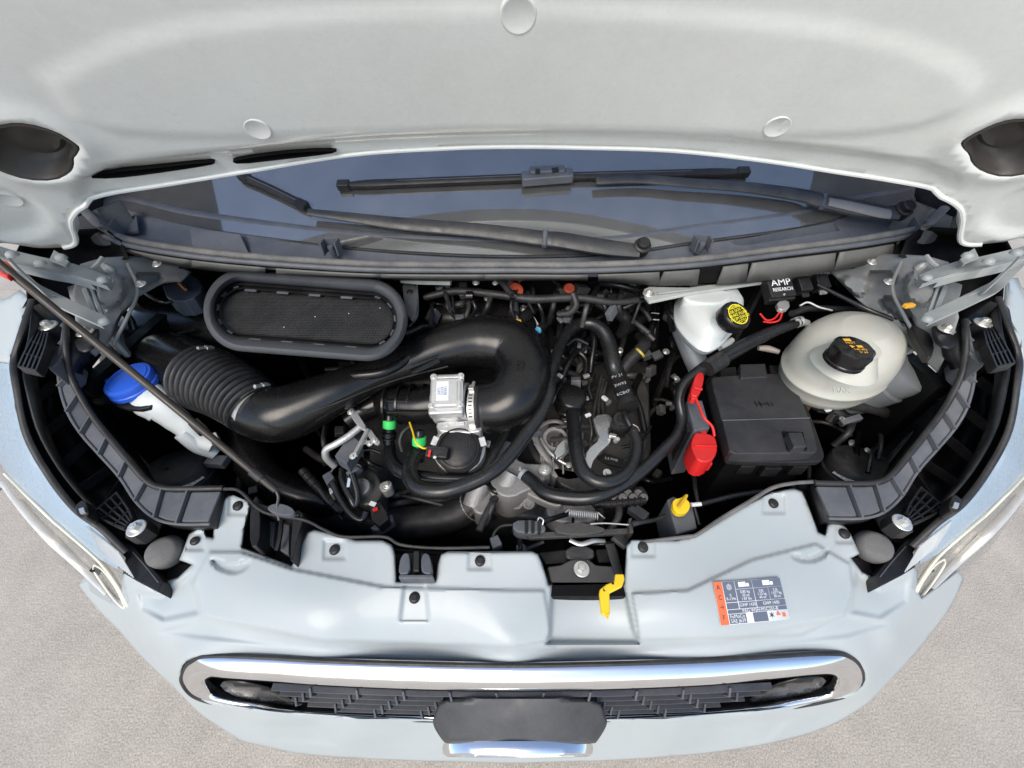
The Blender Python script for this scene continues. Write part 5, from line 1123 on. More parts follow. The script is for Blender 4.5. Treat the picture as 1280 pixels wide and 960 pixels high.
# master cylinder
mc = thing('master_cylinder', P(865, 445, 1.0), 'bare aluminium brake master cylinder under the white reservoir', 'cylinder')
mk('body', tpx([(852, 405, 1.16), (862, 430, 1.13), (870, 452, 1.10), (876, 466, 1.08)], [14, 14, 13, 12], seg=28), mat('dull aluminium', (.30, .31, .32), .5, metal=.5, bump=.3, bs=200, dust=.2), mc)
mk('end_ring', lathe([(.019, -.004), (.0225, -.004), (.0225, .006), (.019, .006)], P(869, 449, 1.105), P(876, 466, 1.08) - P(852, 405, 1.16), seg=28), ALU, mc)
mk('side_port', tpx([(846, 400, 1.17), (838, 398, 1.17), (832, 396, 1.165)], [7, 6, 5], seg=16), IRON, mc)
mk('sensor', tpx([(900, 435, 1.14), (908, 430, 1.145), (915, 425, 1.148)], [5, 5, 3.5], seg=14), LABEL, mc)

# fuse box
fb = thing('fuse_box', P(955, 520, .9), 'black fuse box with stepped lid and latch block', 'fuse box')
mk('body', prism([(884, 478), (990, 474), (1022, 570), (912, 574)], 1.09, .88, .96), DARK, fb, bevel=.004)
mk('lid_rim', prism(chaikin([(882, 474), (890, 468), (984, 463), (994, 468), (1030, 562), (1031, 573), (1022, 578), (916, 577), (906, 572)], 1), 1.105, 1.090), BLACK, fb, bevel=.003)
mk('lid', prism(chaikin([(888, 474), (893, 470), (982, 466), (989, 469), (1012, 523), (1023, 560), (1020, 567), (918, 568), (911, 564), (903, 527)], 1), 1.128, 1.10), LIDM, fb, bevel=.005)
mk('lid_step', prism([(903, 526), (1012, 523), (1022, 560), (1019, 566), (919, 567), (912, 563)], 1.1305, 1.12), LIDM, fb, bevel=.002)
mk('crease', tube([P(903, 525.5, 1.131), P(1012, 522.5, 1.131)], .0013, seg=6), GREYP, fb)
mk('raised_back', prism([(925, 455), (957, 454), (960, 471), (926, 473)], 1.135, 1.1), LIDM, fb, bevel=.003)
for q in ([(900, 460), (920, 458), (922, 470), (902, 472)], [(962, 456), (980, 457), (984, 468), (964, 469)]):
    mk('hinge_block', prism(q, 1.12, 1.09), BLACK, fb, bevel=.002)
mk('latch_recess', prism([(978, 539), (1004, 540), (1009, 562), (984, 562)], 1.1325, 1.12), DARK, fb)
mk('latch', prism([(985, 540), (1003, 540), (1009, 558), (993, 559)], 1.150, 1.12, 1.05), LIDM, fb, bevel=.003)
for q in ([(925, 578), (945, 578), (946, 583), (927, 583)], [(955, 579), (976, 579), (978, 586), (957, 586)], [(990, 577), (1010, 577), (1011, 584), (993, 584)]):
    mk('side_clip', prism(q, 1.07, 1.04), BLACK, fb, bevel=.002)
for k, (dx, wd, hh) in enumerate(((-.018, .003, .014), (-.008, .009, .003), (-.008, .003, .016), (.004, .010, .003), (.010, .003, .012), (.018, .003, .009))): mk('embossed_mark', box(P(955, 505, 1.1284) + Vector((dx, 0, 0)), (wd, hh, .0012)), BLACK, fb)
# red terminal covers
rc = thing('jump_terminal_cover', P(880, 560, 1.0), 'larger red plastic terminal cover left of the fuse box', 'terminal cover')
mk('cover', prism(chaikin([(868, 541), (872, 540), (893, 543), (897, 553), (897, 566), (889, 577), (873, 577), (865, 562), (864, 552)], 1), 1.115, 1.06), RED, rc, bevel=.004)
mk('ridge', bar(P(868, 557, 1.117), P(896, 558, 1.117), .003, .005), RED, rc, bevel=.001)
mk('tab', prism([(876, 535), (883, 535), (884, 543), (876, 543)], 1.112, 1.09), RED, rc, bevel=.0015)
mk('tab', prism([(874, 573), (890, 573), (891, 580), (874, 580)], 1.095, 1.07), RED, rc, bevel=.0015)
rc2 = thing('terminal_cap', P(872, 480, 1.08), 'small red clip-on terminal cap up against the black hose', 'terminal cover')
mk('cap', prism(chaikin([(872, 465), (879, 465), (881, 473), (874, 496), (865, 494), (863, 490), (868, 472)], 1), 1.17, 1.145), RED, rc2, bevel=.003)
mk('cap_band', bar(P(867, 484, 1.173), P(878, 487, 1.173), .006, .004), RED, rc2, bevel=.001)
mk('tail', prism([(864, 490), (869, 491), (870, 499), (864, 498)], 1.165, 1.15), RED, rc2, bevel=.0015)
wr = mk('red_wire', tpx([(869, 496, 1.16), (874, 508, 1.155), (880, 522, 1.15), (890, 533, 1.14), (893, 545, 1.125)], 1.7, seg=10), RED)
tag(wr, 'bright red wire joining the small and the large red cover', 'wire')
bt = thing('battery_clamp', P(875, 520, 1.0), 'dark box behind the red wire left of the fuse box', 'box')
mk('body', prism([(858, 500), (878, 500), (888, 535), (868, 538)], 1.12, .95), GREYP, bt, bevel=.003)
mk('step', prism([(858, 528), (866, 528), (868, 538), (859, 540)], 1.11, 1.0), BLACK, bt, bevel=.002)

# relays
rl = thing('relay_box', P(972, 365, 1.2), 'small black controller box with white AMP RESEARCH lettering', 'control box')
M3 = Euler((R(30), R(-4), R(4))).to_matrix(); c = P(972, 362, 1.262)
mk('case', box(c, (.060, .052, .030), M3), BLACK, rl, bevel=.003)
text('lettering', 'AMP', INKW, rl, c + M3 @ Vector((0, .010, .0162)), M3 @ Vector((1, 0, 0)), M3 @ Vector((0, 1, 0)), .024, .0003, 1.0)
text('lettering', 'RESEARCH', INKW, rl, c + M3 @ Vector((0, -.008, .0162)), M3 @ Vector((1, 0, 0)), M3 @ Vector((0, 1, 0)), .0125, .0003, .8)
mk('mount_foot', prism(chaikin([(970, 377), (986, 374), (988, 385), (974, 388)], 1), 1.25, 1.24), STEEL, rl, bevel=.002)
mk('case_lip', box(c + M3 @ Vector((0, -.026, -.004)), (.062, .010, .022), M3), BLACK, rl, bevel=.002)
mk('case_screw', lathe([(.0001, .002), (.002, .002), (.0028, 0)], c + M3 @ Vector((.0, -.021, .015)), M3 @ Vector((0, 0, 1)), seg=10), STEEL, rl)
for k in range(2):
    r2 = thing('relay', P(1004 + 20 * k, 358 - 2 * k, 1.2), ('black relay with silver terminals right of the lettered controller box', 'outermost black relay above the steel clip')[k], 'relay', 'relays on the rear wall')
    c = P(1002 + 22 * k, 357 - 3 * k, 1.262)
    mk('case', box(c, (.030, .040, .030), M3), BLACK, r2, bevel=.003)
    for j in range(3): mk('terminal', box(c + M3 @ Vector((-.009 + j * .009, .021, .014)), (.005, .008, .005), M3), STEEL, r2, bevel=.001)
    mk('relay_foot', box(c + M3 @ Vector((.004, -.022, -.003)), (.018, .016, .006), M3), STEEL if k else BLACK, r2, bevel=.002)
# cowl brace
cbz = thing('cowl_brace', P(930, 350, 1.2), 'long pale metal brace under the cowl edge with bolted end', 'brace')
mk('brace_bar', prism([(805, 361), (812, 358), (862, 359), (930, 350), (1000, 340), (1070, 329), (1072, 334), (1000, 346), (930, 356), (864, 366), (812, 377), (806, 370)], 1.27, 1.262), mat('pale brace metal', (.50, .52, .50), .45, metal=.2, dust=.3), cbz, bevel=.002)
mk('brace_rib', tube([P(822, 367, 1.274), P(864, 362, 1.273)], .003, seg=8), GALV, cbz)
bolt(cbz, 811, 367, 1.272, 1.1)
mk('brace_bracket', prism([(500, 349), (522, 348), (564, 349), (562, 352), (522, 351)], 1.27, 1.26), mat('pale strip', (.5, .52, .46), .5), cbz)
# ================================================================ engine
en = thing('engine', Vector((.08, .55, .5)), 'dark engine with cast aluminium covers and brackets filling the middle of the bay', 'engine')
mk('block', prism([(420, 430), (560, 380), (720, 370), (810, 420), (815, 560), (790, 620), (690, 650), (600, 640), (480, 610), (430, 540)], .90, .5), BAYG, en, bevel=.01)
mk('rear_cover', prism(chaikin([(526, 362), (560, 356), (600, 362), (628, 372), (618, 392), (570, 398), (524, 404)], 1), 1.15, .95), BLACK, en, bevel=.006)
for k in range(5): mk('cover_rib', bar(P(560 + k * 4, 364 + k * 6, 1.156), P(606 + k * 6, 370 + k * 6, 1.156), .004, .006), BLACK, en)
mk('rear_box', prism([(536, 400), (562, 398), (566, 440), (538, 444)], 1.08, .95), BLACK, en, bevel=.004)
mk('cam_cover', prism(chaikin([(690, 470), (770, 450), (812, 470), (812, 560), (790, 600), (730, 620), (690, 600), (680, 540)], 1), .985, .9), IRON, en, bevel=.006)
# cast aluminium pump housing
hs_ = mk('pump_housing', prism(chaikin([(612, 580), (634, 560), (644, 562), (648, 578), (684, 580), (686, 592), (676, 606), (660, 612), (640, 622), (622, 618), (612, 600)], 1), 1.0, .90), ALU, en, bevel=.006)
mk('housing_boss', lathe([(.0001, .002), (.012, .002), (.015, 0), (.015, -.05)], P(681, 586, 1.012), seg=24), ALU, en)
bolt(en, 681, 586, 1.016, .9); bolt(en, 636, 572, 1.008, .8)
mk('housing_neck', tpx([(640, 590, 1.0), (632, 606, .98), (622, 618, .96)], [13, 15, 14], seg=24), ALU, en)
for px, py, r_ in ((646, 629, 9.5), (661, 630, 8.5)):
    c = P(px, py, .955); k_ = dep(c) / FP; d_ = Vector((.02, -.45, .35)).normalized()
    mk('spout', lathe([(.0001, -.004), (r_ * .5 * k_, -.004), (r_ * .52 * k_, 0), (r_ * .85 * k_, .0), (r_ * k_, -.003), (r_ * k_, -.07)], c, d_, seg=28), ALU, en)
mk('housing_arm', prism(chaikin([(640, 596), (650, 592), (690, 612), (706, 626), (700, 634), (680, 628), (650, 612)], 1), .985, .96), ALU, en, bevel=.004)
mk('lower_casting', prism(chaikin([(682, 622), (700, 616), (724, 620), (744, 632), (748, 644), (740, 652), (706, 654), (684, 648)], 1), .955, .90), ALU, en, bevel=.006)
for k in range(4): mk('casting_web', bar(P(690 + k * 14, 626, .957), P(694 + k * 14, 648, .955), .004, .006), ALU, en, bevel=.001)
mk('cylinder_end', tpx([(604, 602, .98), (596, 618, .96), (592, 632, .945)], [12, 13, 14], seg=28), ALU, en)
mk('brace_ring', lathe([(.026, -.006), (.030, -.004), (.030, .004), (.022, .004), (.022, -.006)], P(694, 549, 1.0), (0, -.3, 1), seg=40), ALU, en)
mk('ring_inner', lathe([(.0001, .0), (.022, .0), (.022, -.03)], P(694, 549, .995), (0, -.3, 1), seg=30), IRON, en)
mk('belt_guard', tpx([(668, 545, 1.0), (676, 562, .995), (690, 580, .985), (712, 596, .975), (738, 610, .965), (752, 616, .96)], 4.2, seg=12, flat=.5), ALU, en)
mk('belt', tpx([(664, 550, .985), (672, 570, .98), (690, 590, .97), (716, 606, .96), (745, 620, .95)], 6, seg=12, flat=.5), RUB, en)
mk('steel_lever', tpx([(676, 548, 1.01), (686, 564, 1.01), (700, 576, 1.005), (712, 582, 1.0)], 1.8, seg=10), STEEL, en)
bolt(en, 711, 581, 1.004, .6)
for q, z in (([(690, 562), (712, 541), (728, 545), (697, 577)], 1.03), ([(741, 519), (762, 516), (768, 528), (759, 538), (767, 550), (744, 571), (737, 592), (730, 577), (733, 562), (750, 548), (744, 534)], 1.045), ([(700, 516), (712, 506), (716, 522), (706, 530)], 1.0)):
    mk('heat_shield', prism(chaikin(q, 1), z, z - .012), FOIL, en, bevel=.003)
mk('white_clip', box(P(735, 519, 1.05), (.014, .008, .006), Euler((0, 0, R(25))).to_matrix()), LABEL, en, bevel=.001)
oc = P(715, 494, 1.075); k_ = dep(oc) / FP
mk('oil_cap', lathe([(.0001, .002), (.0035, .002), (.0045, .0005), (15 * k_, .0005), (17 * k_, -.001), (18.5 * k_, -.005), (18.5 * k_, -.034), (20 * k_, -.036), (20 * k_, -.044)], oc, (0, -.12, 1), seg=44), SATIN, en)
mk('cap_skirt', lathe([(.026, -.04), (.024, -.06), (.024, -.09)], oc, (0, -.12, 1), seg=30), BLACK, en)
# separator cylinder with printed text
s0, s1 = P(764, 448, 1.10), P(785, 508, 1.085)
mk('separator', tube([s0, s0.lerp(s1, .25), s0.lerp(s1, .3), s1], [.015, .0175, .0215, .022], seg=32, smooth=False), BLACK, en)
mk('separator_rim', tube([s0.lerp(s1, .93), s0.lerp(s1, 1.02)], .024, seg=32), BLACK, en)
dd = (s1 - s0).normalized(); tc_ = CAM - s1; tc_ = (tc_ - dd * tc_.dot(dd)).normalized(); gy = mat('grey print', (.38, .39, .40), .5, bump=0)
for k, s_ in enumerate(('PV 21', '3W93', '6C847')):
    text('print', s_, gy, en, s0.lerp(s1, .5 + k * .17) + tc_ * .0224, dd.cross(tc_) * -1 if dd.cross(tc_).x < 0 else dd.cross(tc_), -dd, .0115, .0002)
vc = P(779, 525, 1.075)
mk('valve_body', lathe([(.0001, .004), (.012, .004), (.014, .001), (.022, 0), (.024, -.004), (.024, -.03)], vc, (0, -.2, 1), seg=32), BLACK, en)
mk('valve_stem', tube([vc + Vector((.002, .012, .012)), vc + Vector((.003, -.006, .014)), vc + Vector((.010, -.022, .006))], .006, seg=14), BLACK, en)
for k in range(6):
    an_ = k * math.pi / 3; mk('valve_rib', box(vc + Vector((math.cos(an_) * .0185, math.sin(an_) * .0185, -.012)), (.004, .004, .02)), BLACK, en)
mk('wire_clip', tube([P(*p) for p in cr([(790, 530, 1.07), (797, 534, 1.07), (799, 540, 1.07), (794, 545, 1.07), (792, 538, 1.07)], 4)], .0011, seg=6, smooth=False), STEEL, en)
mk('label_plate', prism([(746, 572), (756, 566), (780, 574), (778, 584), (760, 580)], 1.0, .995), BLACK, en)
text('print', '5.5 PMB', gy, en, P(764, 574, 1.001), (1, -.25, 0), (.2, 1, 0), .009, .0002)
for k in range(3): mk('long_pipe', tpx([(752 + k * 3, 470 + k * 4, 1.03), (745 + k * 4, 500, 1.01), (740 + k * 8, 530, .99)], 2.6, seg=10), RUB, en)
# vacuum pump group on the left
vp = thing('fuel_pump', P(445, 615, .9), 'round dark metal pump with small hoses and connectors left of the big coolant hoses', 'pump')
mk('pump_body', prism(chaikin([(432, 588), (458, 580), (476, 596), (478, 622), (462, 632), (440, 628), (428, 610)], 1), .985, .88), IRON, vp, bevel=.006)
c = P(451, 609, 1.0)
mk('pump_face', lathe([(.0001, .003), (.007, .003), (.008, .001), (.013, .001), (.014, .003), (.019, .002), (.022, -.004), (.022, -.03)], c, (.05, -.25, 1), seg=36), mat('grey pump metal', (.22, .22, .22), .45, metal=.5, bump=.15), vp)
mk('pump_port', lathe([(.0001, .006), (.006, .006), (.007, .003), (.011, .002), (.012, -.02)], P(446, 586, .995), (0, -.3, 1), seg=20), ALU, vp)
mk('mount_ear', prism(chaikin([(472, 606), (482, 600), (490, 602), (490, 610), (478, 616)], 1), .99, .96), ALU, vp, bevel=.003)
bolt(vp, 484, 606, .995, .8)
for pts, r_ in (([(428, 586, 1.02), (428, 600, 1.02), (438, 622, 1.01), (444, 632, 1.0), (447, 618, 1.01), (440, 592, 1.03)], 4.2), ([(416, 604, 1.01), (424, 622, 1.0), (438, 642, .99), (452, 650, .985), (458, 640, .99)], 4.5), ([(408, 600, 1.0), (420, 582, 1.02), (436, 570, 1.03), (460, 562, 1.03), (476, 566, 1.02)], 2.0), ([(400, 612, .97), (410, 626, .96), (424, 640, .95)], 5)):
    mk('small_hose', tpx(pts, r_, seg=14, n=8), HOSE, vp)
mk('hose_label', box(P(436, 603, 1.028), (.006, .022, .002), Euler((0, 0, R(10))).to_matrix()), mat('pale blue tape', (.5, .62, .70), .5), vp)
for q, z, m_ in (([(402, 594), (412, 588), (418, 596), (408, 606)], 1.015, GREYP), ([(462, 632), (474, 625), (484, 640), (486, 648), (474, 658), (464, 650)], .99, BLACK), ([(462, 660), (478, 648), (490, 642), (492, 650), (470, 664)], .97, GREYP), ([(410, 610), (418, 606), (420, 612), (412, 618)], 1.01, ALUB)):
    mk('connector', prism(q, z, z - .03), m_, vp, bevel=.003)
mk('red_tab', box(P(469, 637, .996), (.010, .007, .003), Euler((0, 0, R(25))).to_matrix()), RED, vp)
mk('white_tab', box(P(466, 630, .998), (.014, .009, .003), Euler((0, 0, R(-20))).to_matrix()), LABEL, vp)
for k in range(7): mk('conduit_ring', lathe([(.008, -.0025), (.0105, -.001), (.0105, .001), (.008, .0025)], P(382 + k * 6, 592 + k * 6.5, .98 - k * .004), P(430, 640, .95) - P(382, 592, .98), seg=14), BLACK, vp)
mk('conduit', tpx([(378, 588, .98), (400, 612, .966), (430, 640, .95)], 5.5, seg=14), BLACK, vp)

# hoses
def hose(name, label, pts, r_, m=HOSE, seg=20, cat='hose', n=10, group=None):
    return tag(mk(name, tpx(pts, r_, seg=seg, n=n), m), label, cat, group)
hose('coolant_hose', 'long thick black hose looping from the lower green connector up over the engine', [(524, 562, 1.06), (514, 578, 1.07), (513, 596, 1.075), (524, 610, 1.08), (552, 614, 1.085), (588, 604, 1.09), (618, 588, 1.10), (640, 566, 1.11), (658, 542, 1.12), (676, 517, 1.13), (686, 494, 1.14), (688, 472, 1.145), (694, 450, 1.15), (703, 426, 1.155), (718, 408, 1.16), (736, 404, 1.165), (752, 412, 1.16), (761, 430, 1.14), (766, 455, 1.12), (769, 464, 1.105)], [9.5, 9.5, 10, 10, 10, 9.5, 9, 9, 8.5, 8, 7.5, 7, 7, 7, 7.5, 8, 8.5, 9.5, 10, 11])
hose('coolant_hose', 'shorter grey-black hose from the upper green connector, passing under the long loop', [(487, 556, 1.03), (488, 572, 1.03), (497, 586, 1.035), (516, 594, 1.04), (552, 598, 1.04), (590, 597, 1.04), (608, 585, 1.045), (620, 562, 1.05), (632, 538, 1.05)], [7, 8, 8.5, 8, 7.5, 7, 6.5, 6, 6])
hose('vent_hose', 'U-shaped black hose below the aluminium shields, right of the oil cap', [(716, 512, 1.05), (718, 540, 1.055), (721, 568, 1.06), (728, 588, 1.06), (744, 601, 1.06), (764, 602, 1.06), (782, 592, 1.06), (793, 574, 1.06), (796, 556, 1.065), (793, 542, 1.07)], [9, 9.5, 9.5, 9.5, 9, 9, 8.5, 8.5, 8, 7.5])
hose('heater_hose', 'long black hose from the pump housing along the engine up to the coolant tank', [(653, 592, 1.01), (666, 602, 1.01), (682, 616, 1.015), (708, 622, 1.02), (738, 622, 1.03), (768, 612, 1.04), (798, 592, 1.055), (826, 566, 1.075), (846, 544, 1.09), (852, 524, 1.10), (849, 500, 1.125), (855, 481, 1.145), (872, 466, 1.16), (896, 451, 1.175), (930, 432, 1.195), (962, 416, 1.21), (984, 408, 1.22), (998, 403, 1.22)], [7.5, 8.5, 9, 9.5, 9, 8, 8, 7.5, 6.5, 6.5, 6, 6.5, 7.5, 9, 8.5, 7.5, 6, 5.5])
hose('hose_collar', 'ribbed rubber collar around the long hose near the brake reservoir', [(884, 461, 1.178), (893, 455, 1.182), (903, 449, 1.186)], [10.5, 10.5, 10.5], RUB, cat='collar')
cl1 = thing('hose_clamp', P(652, 592, 1.0), 'pale spring clamp on the hose at the pump housing', 'clamp')
mk('band', lathe([(.0125, -.004), (.0145, -.004), (.0145, .004), (.0125, .004)], P(654, 593, 1.012), P(666, 602, 1.01) - P(653, 592, 1.01), seg=28), GALV, cl1)
mk('ear', box(P(650, 586, 1.03), (.006, .008, .006)), GALV, cl1, bevel=.001)
cl2 = thing('hose_clamp', P(1000, 402, 1.2), 'bright spring clamp on the hose at the coolant tank', 'clamp')
mk('band', lathe([(.0092, -.006), (.0115, -.006), (.0115, .006), (.0092, .006)], P(994, 404, 1.22), (1, .1, 0), seg=28), STEEL, cl2)
mk('ear', box(P(996, 399, 1.238), (.008, .010, .005)), STEEL, cl2, bevel=.001)
cl3 = thing('hose_clamp', P(592, 632, .95), 'steel clamp with screw on the lower radiator hose', 'clamp')
mk('band', lathe([(.031, -.005), (.0335, -.005), (.0335, .005), (.031, .005)], P(586, 634, .925), P(592, 632, .945) - P(560, 652, .90), seg=36), STEEL, cl3)
mk('screw', bar(P(587, 645, .95), P(600, 632, .955), .008, .008), IRON, cl3, bevel=.001)
hose('radiator_hose', 'wide black lower radiator hose disappearing into the dark bottom of the bay', [(592, 630, .93), (568, 644, .91), (530, 652, .89), (480, 652, .88), (430, 640, .87), (390, 625, .86)], [18, 19, 20, 20, 20, 20], RUB)
hose('radiator_hose', 'thick black hose dropping from under the intake duct into the dark bay', [(300, 520, 1.0), (305, 555, .97), (325, 590, .95), (355, 612, .93), (395, 625, .91), (430, 632, .88)], [20, 21, 21, 20, 19, 18], SATIN)
hose('drain_hose', 'thin black hose running down beside the yellow dipstick', [(850, 520, 1.06), (856, 550, 1.04), (866, 585, 1.02), (869, 610, 1.02), (873, 634, 1.015)], 2.8, seg=12)
hose('drain_hose', 'thin black hose running right from the white connector to the fuse box', [(876, 630, 1.035), (895, 625, 1.035), (920, 619, 1.035), (952, 614, 1.03)], 3.2, seg=12)
tag(mk('hose_connector', tube([P(864, 631, 1.037), P(876, 630, 1.037)], .0042, seg=14), LABEL), 'small white hose connector beside the yellow dipstick', 'connector')
hose('cable_sheath', 'thin black cable sheath arching over the grey left inner wing', [(167, 412, 1.20), (163, 400, 1.22), (152, 388, 1.24), (138, 380, 1.25), (124, 366, 1.26), (119, 352, 1.27), (126, 343, 1.275), (145, 340, 1.275), (160, 346, 1.27), (172, 358, 1.26), (188, 370, 1.25), (206, 378, 1.24), (225, 373, 1.235), (252, 358, 1.23)], [4, 4, 3.8, 3.8, 3.5, 3.2, 3.2, 3, 2.6, 2.4, 2.4, 2.3, 2.2, 2], cat='cable')
hose('cable_sheath', 'black cable with white ferrules running over the right inner wing', [(1022, 356, 1.27), (1050, 370, 1.265), (1085, 387, 1.26), (1122, 402, 1.25), (1146, 418, 1.235), (1162, 432, 1.22), (1172, 452, 1.20), (1176, 475, 1.18), (1172, 500, 1.15)], [2.2, 2.4, 2.6, 2.8, 3, 3, 3.2, 3.4, 3.4], cat='cable')
for k, (a, b) in enumerate((((1150, 421, 1.238), (1156, 426, 1.235)), ((1160, 432, 1.225), (1164, 438, 1.22)))):
    tag(mk('ferrule', tube([P(*a), P(*b)], .0056, seg=14), LABEL), ('white ferrule on the right wing cable, upper of the two', 'white ferrule on the right wing cable, lower of the two')[k], 'ferrule')
hose('heater_pipe', 'bent black pipe with bright highlight behind the oil cap', [(712, 388, 1.15), (728, 392, 1.15), (738, 405, 1.14), (743, 425, 1.12), (740, 448, 1.09), (738, 465, 1.06)], [3.5, 3.6, 3.8, 3.8, 3.8, 4.2], SATIN, cat='pipe')
hose('vent_pipe', 'short black hose curving behind the duct with a yellow ring at its end', [(650, 402, 1.17), (660, 392, 1.175), (674, 382, 1.17), (686, 382, 1.15), (692, 392, 1.12)], [7, 7, 7, 6.5, 6])
tag(mk('yellow_ring', lathe([(.0001, .004), (.012, .004), (.014, .002), (.0145, -.006), (.012, -.008)], P(646, 403, 1.175), P(646, 403, 1.17) - P(660, 392, 1.18), seg=26), YEL), 'yellow hose ring at the top edge of the intake duct', 'ring')
tag(mk('blue_ring', lathe([(.0001, .003), (.008, .003), (.0095, 0), (.0095, -.004)], P(672, 414, 1.15), P(672, 414, 1.15) - P(684, 402, 1.15), seg=20), mat('light blue plastic', (.1, .4, .7), .4)), 'small light blue ring on a hose right of the yellow one', 'ring')
hose('vent_pipe', 'stubby black hose with blue ring leading down behind the duct shoulder', [(674, 412, 1.148), (684, 402, 1.15), (694, 394, 1.14), (702, 386, 1.13)], [5.5, 6, 6, 6])
hose('vent_pipe', 'black hose dropping beside the curled duct behind the long coolant loop', [(704, 394, 1.13), (700, 412, 1.12), (697, 430, 1.10), (690, 448, 1.07)], [4, 4.5, 4.5, 4.5])
for k, (px, py, z, r_) in enumerate(((643, 362, 1.25, 11), (712, 359, 1.25, 7))):
    o_ = thing('filler_cap', P(px, py, z - .05), ('rust-orange round cap on a black pipe under the cowl', 'smaller rust-orange cap to the right under the cowl')[k], 'cap', 'orange caps under the cowl')
    c = P(px, py, z); k_ = dep(c) / FP
    mk('cap', lathe([(.0001, .001), (r_ * .35 * k_, .001), (r_ * .4 * k_, -.002), (r_ * .75 * k_, -.001), (r_ * k_, -.004), (r_ * k_, -.010)], c, (0, -.6, 1), seg=30), mat('rust orange rubber', (.42, .07, .03), .5), o_)
    mk('pipe', tpx([(px, py, z), (px + 1, py + 14, z - .03), (px + 2, py + 34, z - .07)] if k == 0 else [(px + 4, py + 8, z), (px + 8, py + 22, z - .02), (px, py + 32, z - .04), (px - 14, py + 34, z - .05)], 4.6, seg=16), RUB, o_)
ft = thing('pipe_fitting', P(708, 392, 1.1), 'bright metal pipe fitting with small rings behind the duct', 'fitting')
for k in range(4): mk('fitting_ring', lathe([(.0001, .002), (.006, .002), (.0085, 0), (.0085, -.006)], P(700 + k * 5, 393 - k * 2.5, 1.165), (.9, .3, .2), seg=20), STEEL, ft)
mk('fitting_body', box(P(712, 385, 1.17), (.018, .012, .010), Euler((0, 0, R(25))).to_matrix()), STEEL, ft, bevel=.002)
mk('fitting_body', box(P(700, 400, 1.155), (.010, .022, .008), Euler((0, 0, R(25))).to_matrix()), ALUB, ft, bevel=.002)
mk('white_tag', prism([(664, 396), (668, 396), (676, 410), (670, 412), (666, 404)], 1.155, 1.152), LABEL, ft)
# green quick connectors
for k, (px, py, z) in enumerate(((487, 530, 1.075), (524, 551, 1.085))):
    q = thing('quick_connector', P(px, py, z - .04), ('bright green quick connector left of the throttle, upper one', 'green quick connector with yellow wires beside the throttle motor')[k], 'connector', 'green quick connectors')
    c = P(px, py, z); d = (P(px - 1, py + 20, z - .03) - P(px, py - 6, z + .01)).normalized()
    mk('green_collar', lathe([(.011, -.010), (.0145, -.009), (.015, 0), (.0145, .009), (.012, .010)], c, d, seg=24), GREEN, q)
    mk('socket', lathe([(.0001, -.024), (.008, -.024), (.011, -.018), (.011, .018), (.0155, .020), (.0155, .030), (.013, .032), (.013, .046)], c, d, seg=24), SATIN, q)
    for j in range(2): mk('socket_ring', lathe([(.0135, -.001), (.0165, -.001), (.0165, .002), (.0135, .002)], c + d * (.024 + j * .009), d, seg=24), BLACK, q)
hose('sensor_wire', 'thin yellow and black wire bent round the lower green connector', [(512, 528, 1.10), (516, 540, 1.105), (520, 553, 1.11), (528, 560, 1.105), (536, 560, 1.10)], 1.1, YEL, 8, 'wire')
hose('sensor_wire', 'black wire sheath curving left of the lower green connector', [(514, 532, 1.09), (504, 540, 1.085), (500, 552, 1.07), (503, 564, 1.05)], 2.6, RUB, 10, 'wire')
# rear right engine hoses
hose('heater_hose', 'dark ribbed hose behind the separator with a yellow ring', [(775, 468, 1.05), (786, 452, 1.07), (798, 440, 1.085), (806, 428, 1.09), (800, 420, 1.08)], [7, 8, 8, 8, 7], RUB)
tag(mk('yellow_ring', lathe([(.011, -.003), (.0165, -.003), (.0165, .003), (.011, .003)], P(800, 441, 1.09), (.6, .3, .5), seg=26), mat('ochre ring', (.45, .36, .06), .5)), 'ochre yellow ring in the dark gap left of the brake reservoir', 'ring')
hose('heater_hose', 'dark hose in the gap left of the white brake reservoir', [(772, 420, 1.06), (788, 408, 1.08), (802, 398, 1.09), (812, 392, 1.08)], [6, 7, 7.5, 7], RUB)
for k in range(2): tag(mk('pipe_band', tube([P(814, 391 + k * 8, 1.12), P(824, 392 + k * 8, 1.12)], .0016, seg=8), LABEL), ('thin white band on the dark pipe by the brake reservoir, upper', 'thin white band on the dark pipe by the brake reservoir, lower')[k], 'band')
hose('brake_pipe', 'dark vertical pipe just left of the brake reservoir', [(820, 372, 1.14), (819, 390, 1.11), (818, 415, 1.07), (816, 440, 1.0)], 6, SATIN, cat='pipe')
hose('wire_loom', 'taped wire loom leading from behind the fuse box into the front corner', [(1018, 508, 1.10), (1040, 504, 1.10), (1065, 507, 1.09), (1090, 511, 1.08), (1110, 518, 1.06), (1122, 530, 1.03)], [5, 6, 6, 6.5, 7, 6], RUB, cat='loom')
hose('wire_loom', 'thin black loom passing behind the relays', [(990, 392, 1.22), (1010, 386, 1.21), (1040, 386, 1.20), (1070, 388, 1.2), (1096, 396, 1.19), (1104, 412, 1.16)], 4, RUB, cat='loom')
pg = thing('loom_plug', P(1036, 505, 1.05), 'black plug with two white ringed terminals below the coolant tank', 'plug')
mk('body', box(P(1030, 508, 1.09), (.034, .03, .02), Euler((0, 0, R(-10))).to_matrix()), BLACK, pg, bevel=.004)
for py in (503, 511): mk('terminal_ring', lathe([(.0025, .003), (.0058, .003), (.0066, 0), (.0066, -.006)], P(1036, py, 1.105), (.5, -.4, 1), seg=18), LABEL, pg)
for k in range(2): mk('terminal_wire', tpx([(1038, 503 + k * 8, 1.10), (1048, 506 + k * 4, 1.10), (1060, 507 + k * 2, 1.095)], .9, seg=6), LABEL, pg)
